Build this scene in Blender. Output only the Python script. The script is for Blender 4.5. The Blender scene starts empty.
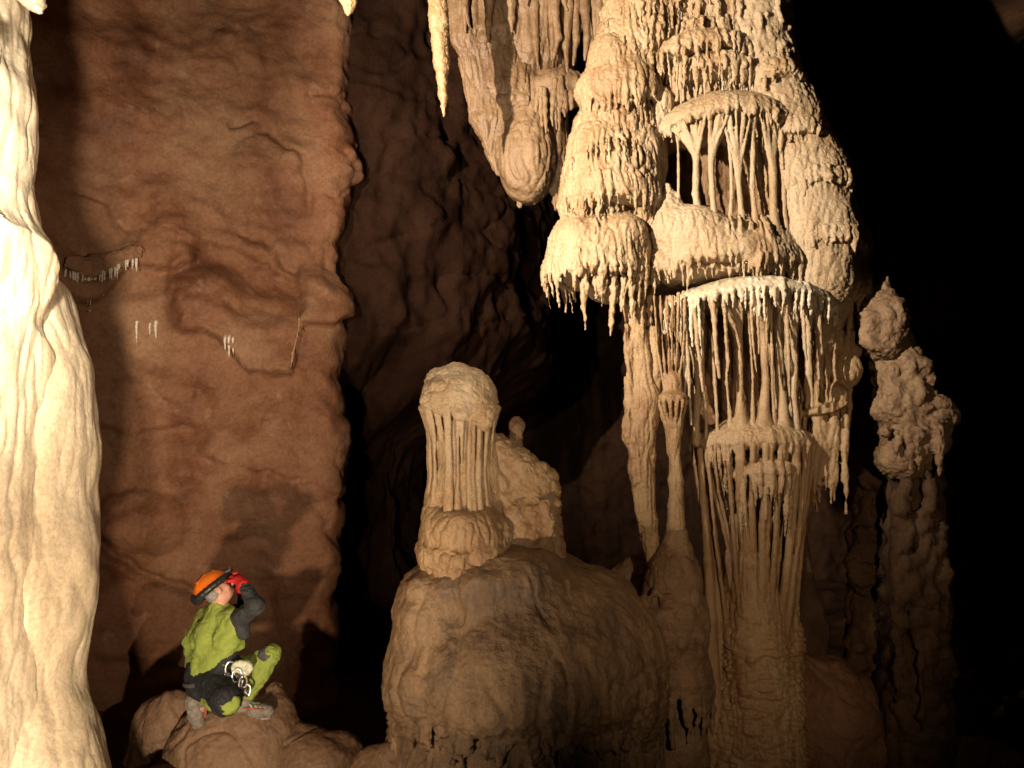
import bpy, math, random
import numpy as np
from mathutils import Vector

random.seed(7)
R = math.radians
S = bpy.context.scene
COL = S.collection

# ------------------------------------------------------------------ camera
CZ, PITCH, F = 3.0, R(5.0), 760.0
CA, SA = math.cos(PITCH), math.sin(PITCH)
cam = bpy.data.cameras.new('camera'); cam.sensor_width = 36; cam.lens = 36 * F / 1024
cam.clip_start = .05; cam.clip_end = 200
camo = bpy.data.objects.new('camera', cam); COL.objects.link(camo)
camo.location = (0, 0, CZ); camo.rotation_euler = (math.pi / 2 + PITCH, 0, 0)
S.camera = camo


def P(px, py, Y):
    """world point seen at a pixel, on the vertical plane y = Y"""
    u, v = (px - 512) / F, (384 - py) / F
    t = Y / (CA - v * SA)
    return np.array((u * t, Y, CZ + t * (SA + v * CA)))


def to_px(p):
    x, y, z = p[..., 0], p[..., 1], p[..., 2] - CZ
    d = y * CA + z * SA
    return 512 + F * x / d, 384 - F * (z * CA - y * SA) / d


# ------------------------------------------------------------------ noise
_rng = np.random.default_rng(3)
_G = _rng.normal(size=(256, 3)); _G /= np.linalg.norm(_G, axis=1)[:, None]


def perlin(p, seed=0):
    i = np.floor(p).astype(np.int64); f = p - i
    u = f * f * f * (f * (f * 6 - 15) + 10)
    out = np.zeros(len(p))
    for dx in (0, 1):
        wx = u[:, 0] if dx else 1 - u[:, 0]
        for dy in (0, 1):
            wy = u[:, 1] if dy else 1 - u[:, 1]
            for dz in (0, 1):
                wz = u[:, 2] if dz else 1 - u[:, 2]
                h = ((i[:, 0] + dx) * 73856093) ^ ((i[:, 1] + dy) * 19349663) ^ ((i[:, 2] + dz) * 83492791) ^ (seed * 2654435761)
                h = (h ^ (h >> 13)) * 1274126177
                g = _G[((h ^ (h >> 16)) & 255)]
                out += wx * wy * wz * (g[:, 0] * (f[:, 0] - dx) + g[:, 1] * (f[:, 1] - dy) + g[:, 2] * (f[:, 2] - dz))
    return out * 1.5


def fbm(p, oct=4, seed=0, gain=.5):
    a, s, o = 1., 1., 0
    for k in range(oct):
        o = o + a * perlin(p * s + k * 17.3, seed + k); a *= gain; s *= 2.03
    return o


def ridged(p, oct=3, seed=0):
    a, s, o = 1., 1., 0
    for k in range(oct):
        o = o + a * (1 - np.abs(perlin(p * s + k * 11.1, seed + k)) * 2); a *= .5; s *= 2.1
    return o


def sstep(a, b, x):
    t = np.clip((x - a) / (b - a), 0, 1)
    return t * t * (3 - 2 * t)


# ------------------------------------------------------------------ meshes
def make_mesh(name, V, Q):
    me = bpy.data.meshes.new(name)
    me.vertices.add(len(V)); me.vertices.foreach_set('co', np.ascontiguousarray(V, dtype=np.float32).ravel())
    n = Q.shape[1]
    me.loops.add(Q.size); me.loops.foreach_set('vertex_index', np.ascontiguousarray(Q, dtype=np.int32).ravel())
    me.polygons.add(len(Q)); me.polygons.foreach_set('loop_start', np.arange(0, Q.size, n, dtype=np.int32))
    me.update(calc_edges=True)
    me.polygons.foreach_set('use_smooth', np.ones(len(Q), dtype=bool))
    me.validate()
    return me


def normals(V, Q):
    a, b, c, d = (V[Q[:, k]] for k in range(4))
    n = np.cross(c - a, d - b)
    N = np.zeros_like(V)
    for k in range(4):
        for ax in range(3):
            N[:, ax] += np.bincount(Q[:, k], n[:, ax], len(V))
    return N / np.maximum(np.linalg.norm(N, axis=1), 1e-12)[:, None]


def link(name, V, Q, mat, parent=None):
    base = np.array(parent['_o']) if parent is not None else np.zeros(3)
    o = bpy.data.objects.new(name, make_mesh(name, V - base, Q))
    COL.objects.link(o); o.data.materials.append(mat)
    if parent is not None:
        o.parent = parent; o['_o'] = tuple(base)
    return o


ALL = []


def thing(name, label, cat, loc, group=None):
    o = bpy.data.objects.new(name, None); COL.objects.link(o)
    o.empty_display_size = .2
    o.location = Vector([float(v) for v in loc]); o['_o'] = [float(v) for v in loc]
    tag(o, label, cat, group)
    return o


def tag(o, label, cat, group=None):
    o['label'] = label; o['category'] = cat
    if group: o['group'] = group
    return o


class Field:
    """signed distance field on a grid; shapes are melted together with a smooth minimum"""
    def __init__(s, lo, hi, h):
        s.lo = np.array(lo, float); s.h = h
        n = np.ceil((np.array(hi, float) - s.lo) / h).astype(int) + 1
        s.n = n; s.f = np.full(n, .5, np.float32)
        s.ax = [(s.lo[k] + h * np.arange(n[k])).astype(np.float32) for k in range(3)]

    def box(s, lo, hi):
        a = np.maximum(np.floor((np.asarray(lo) - s.lo) / s.h).astype(int), 0)
        b = np.minimum(np.ceil((np.asarray(hi) - s.lo) / s.h).astype(int) + 1, s.n)
        if np.any(b <= a): return None
        sl = tuple(slice(a[k], b[k]) for k in range(3))
        X = s.ax[0][sl[0]][:, None, None]; Y = s.ax[1][sl[1]][None, :, None]; Z = s.ax[2][sl[2]][None, None, :]
        return sl, X, Y, Z

    def put(s, sl, d, k):
        c = s.f[sl]
        if k > 0:
            hh = np.maximum(k - np.abs(c - d), 0) / k
            s.f[sl] = np.minimum(c, d) - hh * hh * (k * .25)
        else:
            s.f[sl] = np.minimum(c, d)

    def cone(s, a, b, ra, rb, k=.02):
        a = np.asarray(a, float); b = np.asarray(b, float); m = max(ra, rb) + k + 3 * s.h
        q = s.box(np.minimum(a, b) - m, np.maximum(a, b) + m)
        if q is None: return
        sl, X, Y, Z = q; ba = b - a; L = float(ba @ ba) + 1e-9
        x, y, z = X - a[0], Y - a[1], Z - a[2]
        t = np.clip((x * ba[0] + y * ba[1] + z * ba[2]) / L, 0, 1)
        d = np.sqrt((x - t * ba[0]) ** 2 + (y - t * ba[1]) ** 2 + (z - t * ba[2]) ** 2) - (ra + (rb - ra) * t)
        s.put(sl, d, k)

    def path(s, pts, rs, k=.02):
        for i in range(len(pts) - 1): s.cone(pts[i], pts[i + 1], rs[i], rs[i + 1], k)

    def ell(s, c, r, k=.05, dn=None, drop=0., rot=None):
        """ellipsoid; dn = other z radius below the middle; drop bends its x ends down; rot = 3x3 axes"""
        c = np.asarray(c, float); r = np.asarray(r, float) * np.ones(3); R_ = np.max(r)
        dn = r[2] if dn is None else dn; m = k + 4 * s.h
        if rot is None:
            q = s.box(c - (r[0], r[1], dn + drop) - m, c + (r[0], r[1], r[2]) + m)
        else:
            q = s.box(c - R_ - m, c + R_ + m)
        if q is None: return
        sl, X, Y, Z = q; x, y, z = X - c[0], Y - c[1], Z - c[2]
        if rot is not None:
            x, y, z = (rot[0][0] * x + rot[0][1] * y + rot[0][2] * z, rot[1][0] * x + rot[1][1] * y + rot[1][2] * z,
                       rot[2][0] * x + rot[2][1] * y + rot[2][2] * z)
        if drop: z = z + drop * (x / r[0]) ** 2
        rz = np.where(z > 0, r[2], dn)
        k0 = np.sqrt((x / r[0]) ** 2 + (y / r[1]) ** 2 + (z / rz) ** 2)
        k1 = np.sqrt((x / r[0] ** 2) ** 2 + (y / r[1] ** 2) ** 2 + (z / rz ** 2) ** 2) + 1e-6
        d = k0 * (k0 - 1) / k1
        d = np.where(k0 < .3, -.7 * min(r[0], r[1], r[2], dn), d)
        s.put(sl, d, k)

    def carve(s, c, r, k=.03):
        c = np.asarray(c, float); r = np.asarray(r, float) * np.ones(3); m = k + 4 * s.h
        q = s.box(c - r - m, c + r + m)
        if q is None: return
        sl, X, Y, Z = q; x, y, z = X - c[0], Y - c[1], Z - c[2]
        k0 = np.sqrt((x / r[0]) ** 2 + (y / r[1]) ** 2 + (z / r[2]) ** 2)
        d = -(k0 - 1) * np.min(r)
        cur = s.f[sl]; hh = np.maximum(k - np.abs(cur - d), 0) / k
        s.f[sl] = np.maximum(cur, d) + hh * hh * (k * .25)

    def plane(s, pt, n):
        """keep only the side n points away from"""
        pt = np.asarray(pt, float); n = np.asarray(n, float); n = n / np.linalg.norm(n)
        d = ((s.ax[0][:, None, None] - pt[0]) * n[0] + (s.ax[1][None, :, None] - pt[1]) * n[1] + (s.ax[2][None, None, :] - pt[2]) * n[2])
        s.f = np.maximum(s.f, d.astype(np.float32))

    def torus(s, c, R1, r, axis, k=0, sx=1.):
        pts = []
        axis = np.asarray(axis, float) / np.linalg.norm(axis)
        u = np.cross(axis, (0, 0, 1.) if abs(axis[2]) < .9 else (1., 0, 0)); u /= np.linalg.norm(u); v = np.cross(axis, u)
        for i in range(17):
            t = 2 * math.pi * i / 16; pts.append(np.asarray(c) + R1 * (math.cos(t) * u + sx * math.sin(t) * v))
        s.path(pts, [r] * 17, k)

    def nets(s):
        f = s.f; n = s.n
        # close the field at its borders
        f[0], f[-1] = .1, .1; f[:, 0], f[:, -1] = .1, .1; f[:, :, 0], f[:, :, -1] = .1, .1
        g = f < 0
        C = [(x, y, z) for x in (0, 1) for y in (0, 1) for z in (0, 1)]
        cnt = np.zeros(n - 1, np.uint8)
        for x, y, z in C: cnt += g[x:n[0] - 1 + x, y:n[1] - 1 + y, z:n[2] - 1 + z]
        I, J, K = np.nonzero((cnt > 0) & (cnt < 8))
        ids = np.full(n - 1, -1, np.int32); ids[I, J, K] = np.arange(len(I))
        val = [f[I + x, J + y, K + z] for x, y, z in C]
        acc = np.zeros((len(I), 3)); w = np.zeros(len(I))
        for a in range(8):
            for b in range(a + 1, 8):
                ca, cb = np.array(C[a]), np.array(C[b])
                if np.abs(ca - cb).sum() != 1: continue
                va, vb = val[a], val[b]; mk = (va < 0) != (vb < 0)
                t = np.where(mk, va / np.where(mk, va - vb, 1), 0)
                acc += np.where(mk[:, None], ca + (cb - ca) * t[:, None], 0); w += mk
        V = (np.stack((I, J, K), 1) + acc / w[:, None]) * s.h + s.lo
        Qs = []
        for ax in range(3):
            sl0 = [slice(1, -1)] * 3; sl1 = [slice(1, -1)] * 3
            sl0[ax] = slice(0, -1); sl1[ax] = slice(1, None)
            a, b = g[tuple(sl0)], g[tuple(sl1)]
            i, j, k = np.nonzero(a != b); A = a[i, j, k]
            e = [i + 1, j + 1, k + 1]; e[ax] = e[ax] - 1
            u, v = (ax + 1) % 3, (ax + 2) % 3
            def cell(du, dv):
                q = [e[0].copy(), e[1].copy(), e[2].copy()]; q[u] -= du; q[v] -= dv
                return ids[q[0], q[1], q[2]]
            quad = np.stack((cell(1, 1), cell(0, 1), cell(0, 0), cell(1, 0)), 1)
            quad[~A] = quad[~A][:, ::-1]
            Qs.append(quad)
        return V, np.concatenate(Qs)

    def build(s, name, mat, parent=None, disp=None, smooth=0):
        V, Q = s.nets()
        for _ in range(smooth):
            acc = np.zeros_like(V); w = np.zeros(len(V))
            for a, b in ((0, 1), (1, 2), (2, 3), (3, 0), (1, 0), (2, 1), (3, 2), (0, 3)):
                for ax in range(3): acc[:, ax] += np.bincount(Q[:, a], V[Q[:, b], ax], len(V))
                w += np.bincount(Q[:, a], minlength=len(V))
            V = .5 * V + .5 * acc / np.maximum(w, 1)[:, None]
        if disp is not None:
            N = normals(V, Q); V = V + N * disp(V, N)[:, None]
        return link(name, V, Q, mat, parent)


# ------------------------------------------------------------------ materials
def mat_new(name):
    m = bpy.data.materials.new(name); m.use_nodes = True
    return m, m.node_tree, m.node_tree.nodes['Principled BSDF']


def rock_mat(name, cols, scale=2.5, rough=(.45, .7), bump=.006, bscale=60, stretch=.35, spec=.4, speck=None):
    """procedural rock: cols are colours along two mixed noises (mineral stains)"""
    m, nt, b = mat_new(name); N, L = nt.nodes, nt.links
    geo = N.new('ShaderNodeNewGeometry')
    mp = N.new('ShaderNodeMapping'); mp.inputs['Scale'].default_value = (1, 1, stretch)
    L.new(geo.outputs['Position'], mp.inputs['Vector'])
    n1 = N.new('ShaderNodeTexNoise'); n1.inputs['Scale'].default_value = scale; n1.inputs['Detail'].default_value = 7; n1.inputs['Roughness'].default_value = .62
    n1.inputs['Distortion'].default_value = .6
    L.new(mp.outputs[0], n1.inputs['Vector'])
    cr = N.new('ShaderNodeValToRGB'); L.new(n1.outputs['Fac'], cr.inputs['Fac'])
    el = cr.color_ramp.elements
    while len(el) > 1: el.remove(el[-1])
    for i, c in enumerate(cols):
        e = el[0] if i == 0 else el.new(.5)
        e.position = .3 + .42 * i / max(1, len(cols) - 1); e.color = (*c, 1)
    n2 = N.new('ShaderNodeTexNoise'); n2.inputs['Scale'].default_value = bscale; n2.inputs['Detail'].default_value = 5
    n2.inputs['Roughness'].default_value = .65
    L.new(geo.outputs['Position'], n2.inputs['Vector'])
    mx = N.new('ShaderNodeMixRGB'); mx.blend_type = 'MULTIPLY'; mx.inputs['Fac'].default_value = .55
    cr2 = N.new('ShaderNodeValToRGB'); L.new(n2.outputs['Fac'], cr2.inputs['Fac'])
    cr2.color_ramp.elements[0].position = .3; cr2.color_ramp.elements[0].color = (.45, .4, .36, 1)
    cr2.color_ramp.elements[1].position = .62; cr2.color_ramp.elements[1].color = (1, 1, 1, 1)
    L.new(cr.outputs['Color'], mx.inputs['Color1']); L.new(cr2.outputs['Color'], mx.inputs['Color2'])
    out = mx.outputs['Color']
    if speck:
        n3 = N.new('ShaderNodeTexNoise'); n3.inputs['Scale'].default_value = speck[1]; n3.inputs['Detail'].default_value = 4
        L.new(geo.outputs['Position'], n3.inputs['Vector'])
        c3 = N.new('ShaderNodeValToRGB'); c3.color_ramp.elements[0].position = speck[2]; c3.color_ramp.elements[1].position = speck[2] + .1
        L.new(n3.outputs['Fac'], c3.inputs['Fac'])
        m3 = N.new('ShaderNodeMixRGB'); m3.inputs['Color2'].default_value = (*speck[0], 1)
        mu = N.new('ShaderNodeMath'); mu.operation = 'MULTIPLY'; mu.inputs[1].default_value = speck[3]
        L.new(c3.outputs['Color'], mu.inputs[0]); L.new(mu.outputs[0], m3.inputs['Fac']); L.new(out, m3.inputs['Color1'])
        out = m3.outputs['Color']
    L.new(out, b.inputs['Base Color'])
    mr = N.new('ShaderNodeMapRange'); mr.inputs['From Min'].default_value = .35; mr.inputs['From Max'].default_value = .65
    mr.inputs['To Min'].default_value = rough[0]; mr.inputs['To Max'].default_value = rough[1]
    L.new(n1.outputs['Fac'], mr.inputs['Value']); L.new(mr.outputs[0], b.inputs['Roughness'])
    b.inputs['Specular IOR Level'].default_value = spec
    bp = N.new('ShaderNodeBump'); bp.inputs['Strength'].default_value = 1; bp.inputs['Distance'].default_value = bump
    L.new(n2.outputs['Fac'], bp.inputs['Height']); L.new(bp.outputs[0], b.inputs['Normal'])
    return m


CALCITE = rock_mat('cream_calcite', [(.27, .155, .075), (.41, .275, .15), (.49, .36, .215), (.55, .44, .30)], 2.2, (.2, .5), .012, 60, .3, .6)
CALCITE_RIB = rock_mat('ochre_calcite', [(.25, .13, .055), (.36, .225, .11), (.45, .32, .18)], 3.5, (.3, .6), .008, 70, .25, .5)
PALE = rock_mat('pale_calcite', [(.50, .40, .27), (.62, .52, .38), (.68, .60, .46)], 1.8, (.25, .5), .004, 40, .3, .5)
GREY_CAP = rock_mat('dusty_calcite', [(.16, .12, .085), (.30, .23, .16), (.42, .33, .22)], 3.5, (.5, .8), .010, 45, .6, .3)
DOME = rock_mat('stained_flowstone', [(.10, .064, .038), (.20, .124, .068), (.29, .182, .10), (.36, .24, .134)], 4.0, (.3, .6), .014, 42, .3, .5, ((.10, .072, .05), 3.5, .55, .45))
CLAY = rock_mat('red_clay_rock', [(.10, .040, .021), (.180, .078, .040), (.230, .113, .060), (.27, .155, .090)], 1.1, (.5, .85), .012, 26, .8, .16, ((.30, .22, .155), 5.5, .64, .35))
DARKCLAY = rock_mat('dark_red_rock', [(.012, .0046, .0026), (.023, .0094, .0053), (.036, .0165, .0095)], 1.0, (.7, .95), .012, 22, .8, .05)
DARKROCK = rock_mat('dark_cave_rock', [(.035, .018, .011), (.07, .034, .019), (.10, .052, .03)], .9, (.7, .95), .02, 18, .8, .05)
BOULDER = rock_mat('muddy_boulder', [(.15, .085, .048), (.22, .135, .078), (.28, .18, .11)], 1.6, (.45, .75), .008, 35, .9, .35)
TAN = rock_mat('tan_calcite', [(.12, .065, .032), (.20, .12, .06), (.29, .19, .105)], 3, (.35, .65), .008, 55, .3, .45)
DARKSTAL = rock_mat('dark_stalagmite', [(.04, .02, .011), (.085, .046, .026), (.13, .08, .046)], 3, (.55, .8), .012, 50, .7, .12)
BROWNSTAL = rock_mat('brown_stalagmite', [(.15, .083, .044), (.25, .152, .082), (.34, .23, .132)], 3, (.45, .7), .012, 50, .7, .4)


def plain(name, col, rough=.6, metal=0., noise=.25, nscale=40, bump=.002):
    m, nt, b = mat_new(name); N, L = nt.nodes, nt.links
    tc = N.new('ShaderNodeTexCoord'); n = N.new('ShaderNodeTexNoise'); n.inputs['Scale'].default_value = nscale; n.inputs['Detail'].default_value = 5
    L.new(tc.outputs['Object'], n.inputs['Vector'])
    cr = N.new('ShaderNodeValToRGB'); e = cr.color_ramp.elements
    e[0].position = .3; e[0].color = (*[c * (1 - noise) for c in col], 1); e[1].position = .7; e[1].color = (*[min(1, c * (1 + noise)) for c in col], 1)
    L.new(n.outputs['Fac'], cr.inputs['Fac']); L.new(cr.outputs[0], b.inputs['Base Color'])
    b.inputs['Roughness'].default_value = rough; b.inputs['Metallic'].default_value = metal
    bp = N.new('ShaderNodeBump'); bp.inputs['Distance'].default_value = bump; L.new(n.outputs['Fac'], bp.inputs['Height']); L.new(bp.outputs[0], b.inputs['Normal'])
    return m


# ------------------------------------------------------------------ displacements
def d_ribs(amp=.012, fx=16, fz=2.2, grain=.006, seed=1):
    def f(V, N):
        side = sstep(1.0, .5, np.abs(N[:, 2]))
        w = V + .05 * np.stack([perlin(V * 3, 61), perlin(V * 3, 62), 0 * V[:, 0]], 1)
        q = w * np.array((fx, fx, fz))
        n = np.abs(perlin(q * 1.25, seed)); n2 = np.abs(perlin(q * 2.3 + 5, seed + 2))
        r = 1.5 * (np.sqrt(np.minimum(1, n * 2.6)) - .8) + .6 * (np.sqrt(np.minimum(1, n2 * 2.6)) - .8)
        return amp * r * (.2 + .8 * side) + grain * fbm(V * 45, 2, seed + 5) + .012 * perlin(V * 6, seed + 9)
    return f


def d_knob(amp=.03, f1=5, grain=.008, f2=26, seed=2):
    def f(V, N):
        a = np.abs(perlin(V * f1, seed)); b = np.abs(perlin(V * f2, seed + 3))
        return amp * (a * 2 - .6) + grain * (b * 2.2 - .6) + grain * .6 * fbm(V * 60, 2, seed + 7)
    return f


def d_fine(grain=.004, seed=4):
    return lambda V, N: grain * fbm(V * np.array((40, 40, 14)), 3, seed) + .006 * perlin(V * np.array((11, 11, 6)), seed + 2)


# ------------------------------------------------------------------ dripstone helpers
def wig(p, a, rnd):
    return np.asarray(p) + np.array((rnd.uniform(-a, a), rnd.uniform(-a, a) * .7, 0))


def finger(G, top, L, r, rnd, k=.018, lean=(0, 0), segs=4, tip=.35):
    p = np.array(top, float); pts = [p.copy()]; rs = [r]
    for i in range(segs):
        t = (i + 1) / segs
        p = p + np.array((lean[0] * L / segs + rnd.uniform(-.22, .22) * r * 1.6, lean[1] * L / segs + rnd.uniform(-.2, .2) * r * 1.6, -L / segs))
        pts.append(p.copy()); rs.append(r * (1 - (1 - tip) * t ** 1.3))
    G.path(pts, rs, k)


def shelf_rim(c, a, b, th, drop, q=1.0):
    return np.array((c[0] + q * a * math.cos(th), c[1] + q * b * math.sin(th), c[2] - drop * (q * math.cos(th)) ** 2))


def fringe(G, c, a, b, up, dn, drop, n, L, r, seed, arc=(170, 370), lvar=.6, k=.011, run=.5):
    """row of drip fingers that start on the shelf's skin and hang from its rim"""
    rnd = random.Random(seed)
    for i in range(n):
        t = (i + rnd.uniform(.1, .9)) / n; th = R(arc[0] + (arc[1] - arc[0]) * t)
        q1 = rnd.uniform(.93, 1.0)
        p1 = shelf_rim(c, a, b, th, drop, q1); p1[2] -= dn * .2
        e = run * rnd.uniform(.5, 1.)
        p0 = shelf_rim(c, a, b, th + rnd.uniform(-.02, .02), drop, q1 * (1 - .25 * e)); p0[2] += up * math.sqrt(max(0, 1 - (q1 * (1 - .25 * e)) ** 2)) * 1.02
        rr = r * rnd.uniform(.5, 1.5)
        l = (L(t) if callable(L) else L) * (1 - .8 * rnd.random()) * (.55 + .6 * abs(math.sin(i * .41 + seed) + .5 * math.sin(i * .97 + 2 * seed)))
        if rnd.random() < .10: l *= 1.6
        pm = (p0 + p1) / 2 + (.012 * math.cos(th), .012 * math.sin(th), .025); G.path([p0, pm, p1], [rr * .5, rr * .85, rr], k)
        finger(G, p1, l, rr, rnd, k, segs=max(2, min(5, int(l / .06))), lean=(-.12 * math.cos(th), -.12 * math.sin(th)))


def tree(G, base, top_z, rim_pts, r, rnd, join=.5, k=.02, foot=2.0):
    """strands that hang from several rim points and run together into one thin pillar on a foot"""
    base = np.asarray(base, float)
    h = top_z - base[2]; jz = base[2] + h * join
    j = np.array((base[0] + rnd.uniform(-.02, .02), base[1] + rnd.uniform(-.02, .02), jz))
    mid = (base + j) / 2 + np.array((rnd.uniform(-.02, .02), 0, 0))
    G.path([base - (0, 0, .05), base + (0, 0, .1 * h), mid, j], [r * foot * 1.3, r * foot * .72, r * .95, r], k)
    for q in rim_pts:
        q = np.asarray(q, float); m1 = j * .65 + q * .35; m1[2] = j[2] + (q[2] - j[2]) * .42
        m1 = wig(m1, .012, rnd)
        m2 = j * .25 + q * .75; m2[2] = j[2] + (q[2] - j[2]) * .72
        G.path([j, m1, m2, q], [r * .75, r * .5, r * .45, r * .55], k * .8)


def bounds(pts, m):
    p = np.array(pts); return p.min(0) - m, p.max(0) + m


# ================================================================== THE SETTING
def resample(pts, step):
    pts = np.array(pts, float)
    # smooth with a Catmull-Rom spline
    out = []
    n = len(pts)
    for i in range(n - 1):
        p0, p1, p2, p3 = pts[max(i - 1, 0)], pts[i], pts[i + 1], pts[min(i + 2, n - 1)]
        m = max(2, int(np.linalg.norm(p2 - p1) / .02))
        t = np.linspace(0, 1, m, endpoint=False)[:, None]
        out.append(.5 * (2 * p1 + (p2 - p0) * t + (2 * p0 - 5 * p1 + 4 * p2 - p3) * t * t + (3 * p1 - p0 - 3 * p2 + p3) * t ** 3))
    out = np.concatenate(out + [pts[-1:]])
    d = np.concatenate([[0], np.cumsum(np.linalg.norm(np.diff(out, axis=0), axis=1))])
    s = np.linspace(0, d[-1], int(d[-1] / step) + 1)
    return np.stack([np.interp(s, d, out[:, k]) for k in (0, 1)], 1)


def grid_quads(nu, nv):
    i = np.arange(nu - 1)[:, None] * nv + np.arange(nv - 1)[None, :]
    i = i.ravel()
    return np.stack((i, i + nv, i + nv + 1, i + 1), 1)


def wall(name, plan, z0, z1, step, mat, shape):
    p = resample(plan, step); nz = int((z1 - z0) / step) + 1
    z = np.linspace(z0, z1, nz)
    V = np.zeros((len(p), nz, 3)); V[:, :, 0] = p[:, None, 0]; V[:, :, 1] = p[:, None, 1]; V[:, :, 2] = z
    t = np.gradient(p, axis=0); t /= np.linalg.norm(t, axis=1)[:, None]
    nrm = np.stack((t[:, 1], -t[:, 0], 0 * t[:, 0]), 1)      # into the chamber
    Nn = np.repeat(nrm[:, None, :], nz, 1).reshape(-1, 3)
    V = V.reshape(-1, 3)
    V = shape(V, Nn)
    o = link(name, V, grid_quads(len(p), nz), mat); o['kind'] = 'structure'
    return V, grid_quads(len(p), nz)


def seg_dist(px, py, line):
    d = np.full(px.shape, 1e9)
    for (x0, y0), (x1, y1) in zip(line[:-1], line[1:]):
        dx, dy = x1 - x0, y1 - y0
        t = np.clip(((px - x0) * dx + (py - y0) * dy) / (dx * dx + dy * dy), 0, 1)
        d = np.minimum(d, np.hypot(px - x0 - t * dx, py - y0 - t * dy))
    return d


def left_shape(V, N):
    qx, qy = to_px(np.where(V[:, 1:2] > 1, V, np.array((0, 1e3, 0.))))
    wx = qx + 6 * perlin(V * 4, 71) + 3 * perlin(V * 11, 74); wy = qy + 6 * perlin(V * 4, 72) + 3 * perlin(V * 11, 75)
    d = .22 * perlin(V * np.array((.55, .55, .5)), 20) + .12 * fbm(V * np.array((1.3, 1.3, 1.5)), 3, 21)
    # tilted strata
    a = .28
    st = np.stack((V[:, 0] * .9 + V[:, 1] * .3, V[:, 1] * .6, (V[:, 2] + a * V[:, 0]) * 2.4), 1)
    st = st + .6 * np.stack([perlin(V * 1.7, 31), 0 * V[:, 0], perlin(V * 1.7, 32)], 1)
    n = perlin(st * 1.0, 33); band = sstep(6.2, 4.6, V[:, 2]) * .75 + .25
    d += band * .04 * (np.abs(n) * 2 - .4) + band * .016 * (1 - np.abs(perlin(st * 2.3, 34)) * 2) * sstep(-.3, .4, perlin(V * .9, 35))
    d += .016 * ridged(V * np.array((5, 5, 7)), 2, 36) * sstep(-.2, .5, perlin(V * .8, 37))
    d += .008 * fbm(V * 9, 4, 38) - .035 * np.exp(-(perlin(V * np.array((.9, .9, 1.5)) + .3 * st, 39) / .022) ** 2) * sstep(-.1, .3, perlin(V * 1.1, 40))

    def lip(xs, ys, h, fade):
        y = np.interp(wx, xs, ys); w = sstep(xs[0] - 4, xs[0] + 16, wx) * sstep(xs[-1] + 4, xs[-1] - 16, wx)
        return 1.45 * h * w * sstep(2.5, -2.5, wy - y) * sstep(-fade, -8, wy - y)
    d += lip((170, 225, 250, 297, 305, 355), (325, 343, 372, 374, 330, 312), .17, 100)
    d += lip((40, 80, 100, 128, 200), (290, 306, 300, 272, 262), .14, 55)
    d += lip((150, 240, 300, 335), (232, 250, 285, 300), .09, 60)
    d += lip((55, 130, 215), (420, 432, 425), .05, 60)
    d += lip((200, 270, 350), (455, 470, 500), .06, 60)
    for line, dep, w in ((((232, 122), (255, 120), (285, 142), (303, 158), (308, 205)), .07, 4), (((95, 540), (150, 580), (196, 592)), .10, 4),
                         (((310, 90), (350, 100), (400, 92)), .06, 4), (((60, 190), (110, 205), (135, 240)), .05, 4),
                         (((240, 235), (265, 240), (295, 272)), .06, 3), (((120, 330), (180, 322), (225, 330)), .03, 3), (((300, 480), (330, 520), (345, 560)), .06, 4)):
        d -= dep * np.exp(-(seg_dist(wx, wy, line) / w) ** 2)
    for cx, cy, rx, ry, h in ((145, 522, 48, 34, .17), (270, 168, 40, 38, .10), (372, 165, 30, 36, .22), (330, 330, 30, 60, .10), (300, 520, 45, 60, .05)):
        r2 = ((wx - cx) / rx) ** 2 + ((wy - cy) / ry) ** 2
        d += h * np.clip(1 - r2, 0, 1) ** .7
    e = sstep(-3.2, -2.1, V[:, 0]) * sstep(7, 7.8, V[:, 1]); zz = np.stack([0 * V[:, 2], 0 * V[:, 2], V[:, 2]], 1) + .37
    V = V + np.stack([e * (.09 * perlin(zz * 1.1, 61) + .04 * perlin(zz * 3.1, 62) + .03 * np.abs(perlin(zz * 7, 63)) - .02), 0 * e, 0 * e], 1)
    d = d * (1 - .3 * sstep(-2.6, -2.15, V[:, 0]) * sstep(7, 7.8, V[:, 1]))
    vis = (V[:, 1] > 5)
    d = np.where(vis, d, .25 * fbm(V * .8, 4, 20))
    return V + N * d[:, None]


WALL = wall('cave_wall_left', [(-6.6, -5), (-6.3, 1), (-6.0, 4), (-5.4, 6.4), (-4.3, 7.7), (-3.1, 8.2), (-2.4, 8.35), (-2.02, 8.5), (-1.98, 8.9), (-2.3, 9.8), (-2.7, 11), (-2.6, 13.4)],
     -.6, 10.2, .026, CLAY, left_shape)


def rear_shape(V, N):
    x, z = V[:, 0], V[:, 2]
    d = .3 * fbm(V * .6, 5, 41) + .10 * ridged(V * np.array((1.6, 1.6, 1.1)), 3, 42)
    d += .05 * (1 - np.abs(perlin(V * np.array((3.5, 3.5, 2.2)), 43)) * 2) + .02 * fbm(V * 6, 3, 44)
    return V + N * d[:, None]


wall('cave_wall_rear', [(-4.2, 12.8), (-3.2, 15.0), (-1.0, 16.6), (2, 17.2), (6, 17), (10, 15.6), (13.4, 12), (14.2, 5), (12.6, -2), (8, -5.4), (0, -6), (-6.9, -4.6)],
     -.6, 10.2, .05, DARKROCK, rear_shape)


def mid_shape(V, N):
    z = V[:, 2]
    d = -2.2 * sstep(4.6, 2.6, z + .3 * perlin(V * 1.2, 81)) + .25 * fbm(V * .7, 4, 45) + .06 * ridged(V * np.array((1.8, 1.8, 1.4)), 3, 46) + .05 * np.abs(perlin(V * np.array((1.6, 1.6, 1.2)), 47)) - .06 * np.exp(-(perlin(V * np.array((.8, .8, 1.3)), 49) / .03) ** 2) + .012 * fbm(V * 8, 3, 48)
    return V + N * d[:, None]


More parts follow.
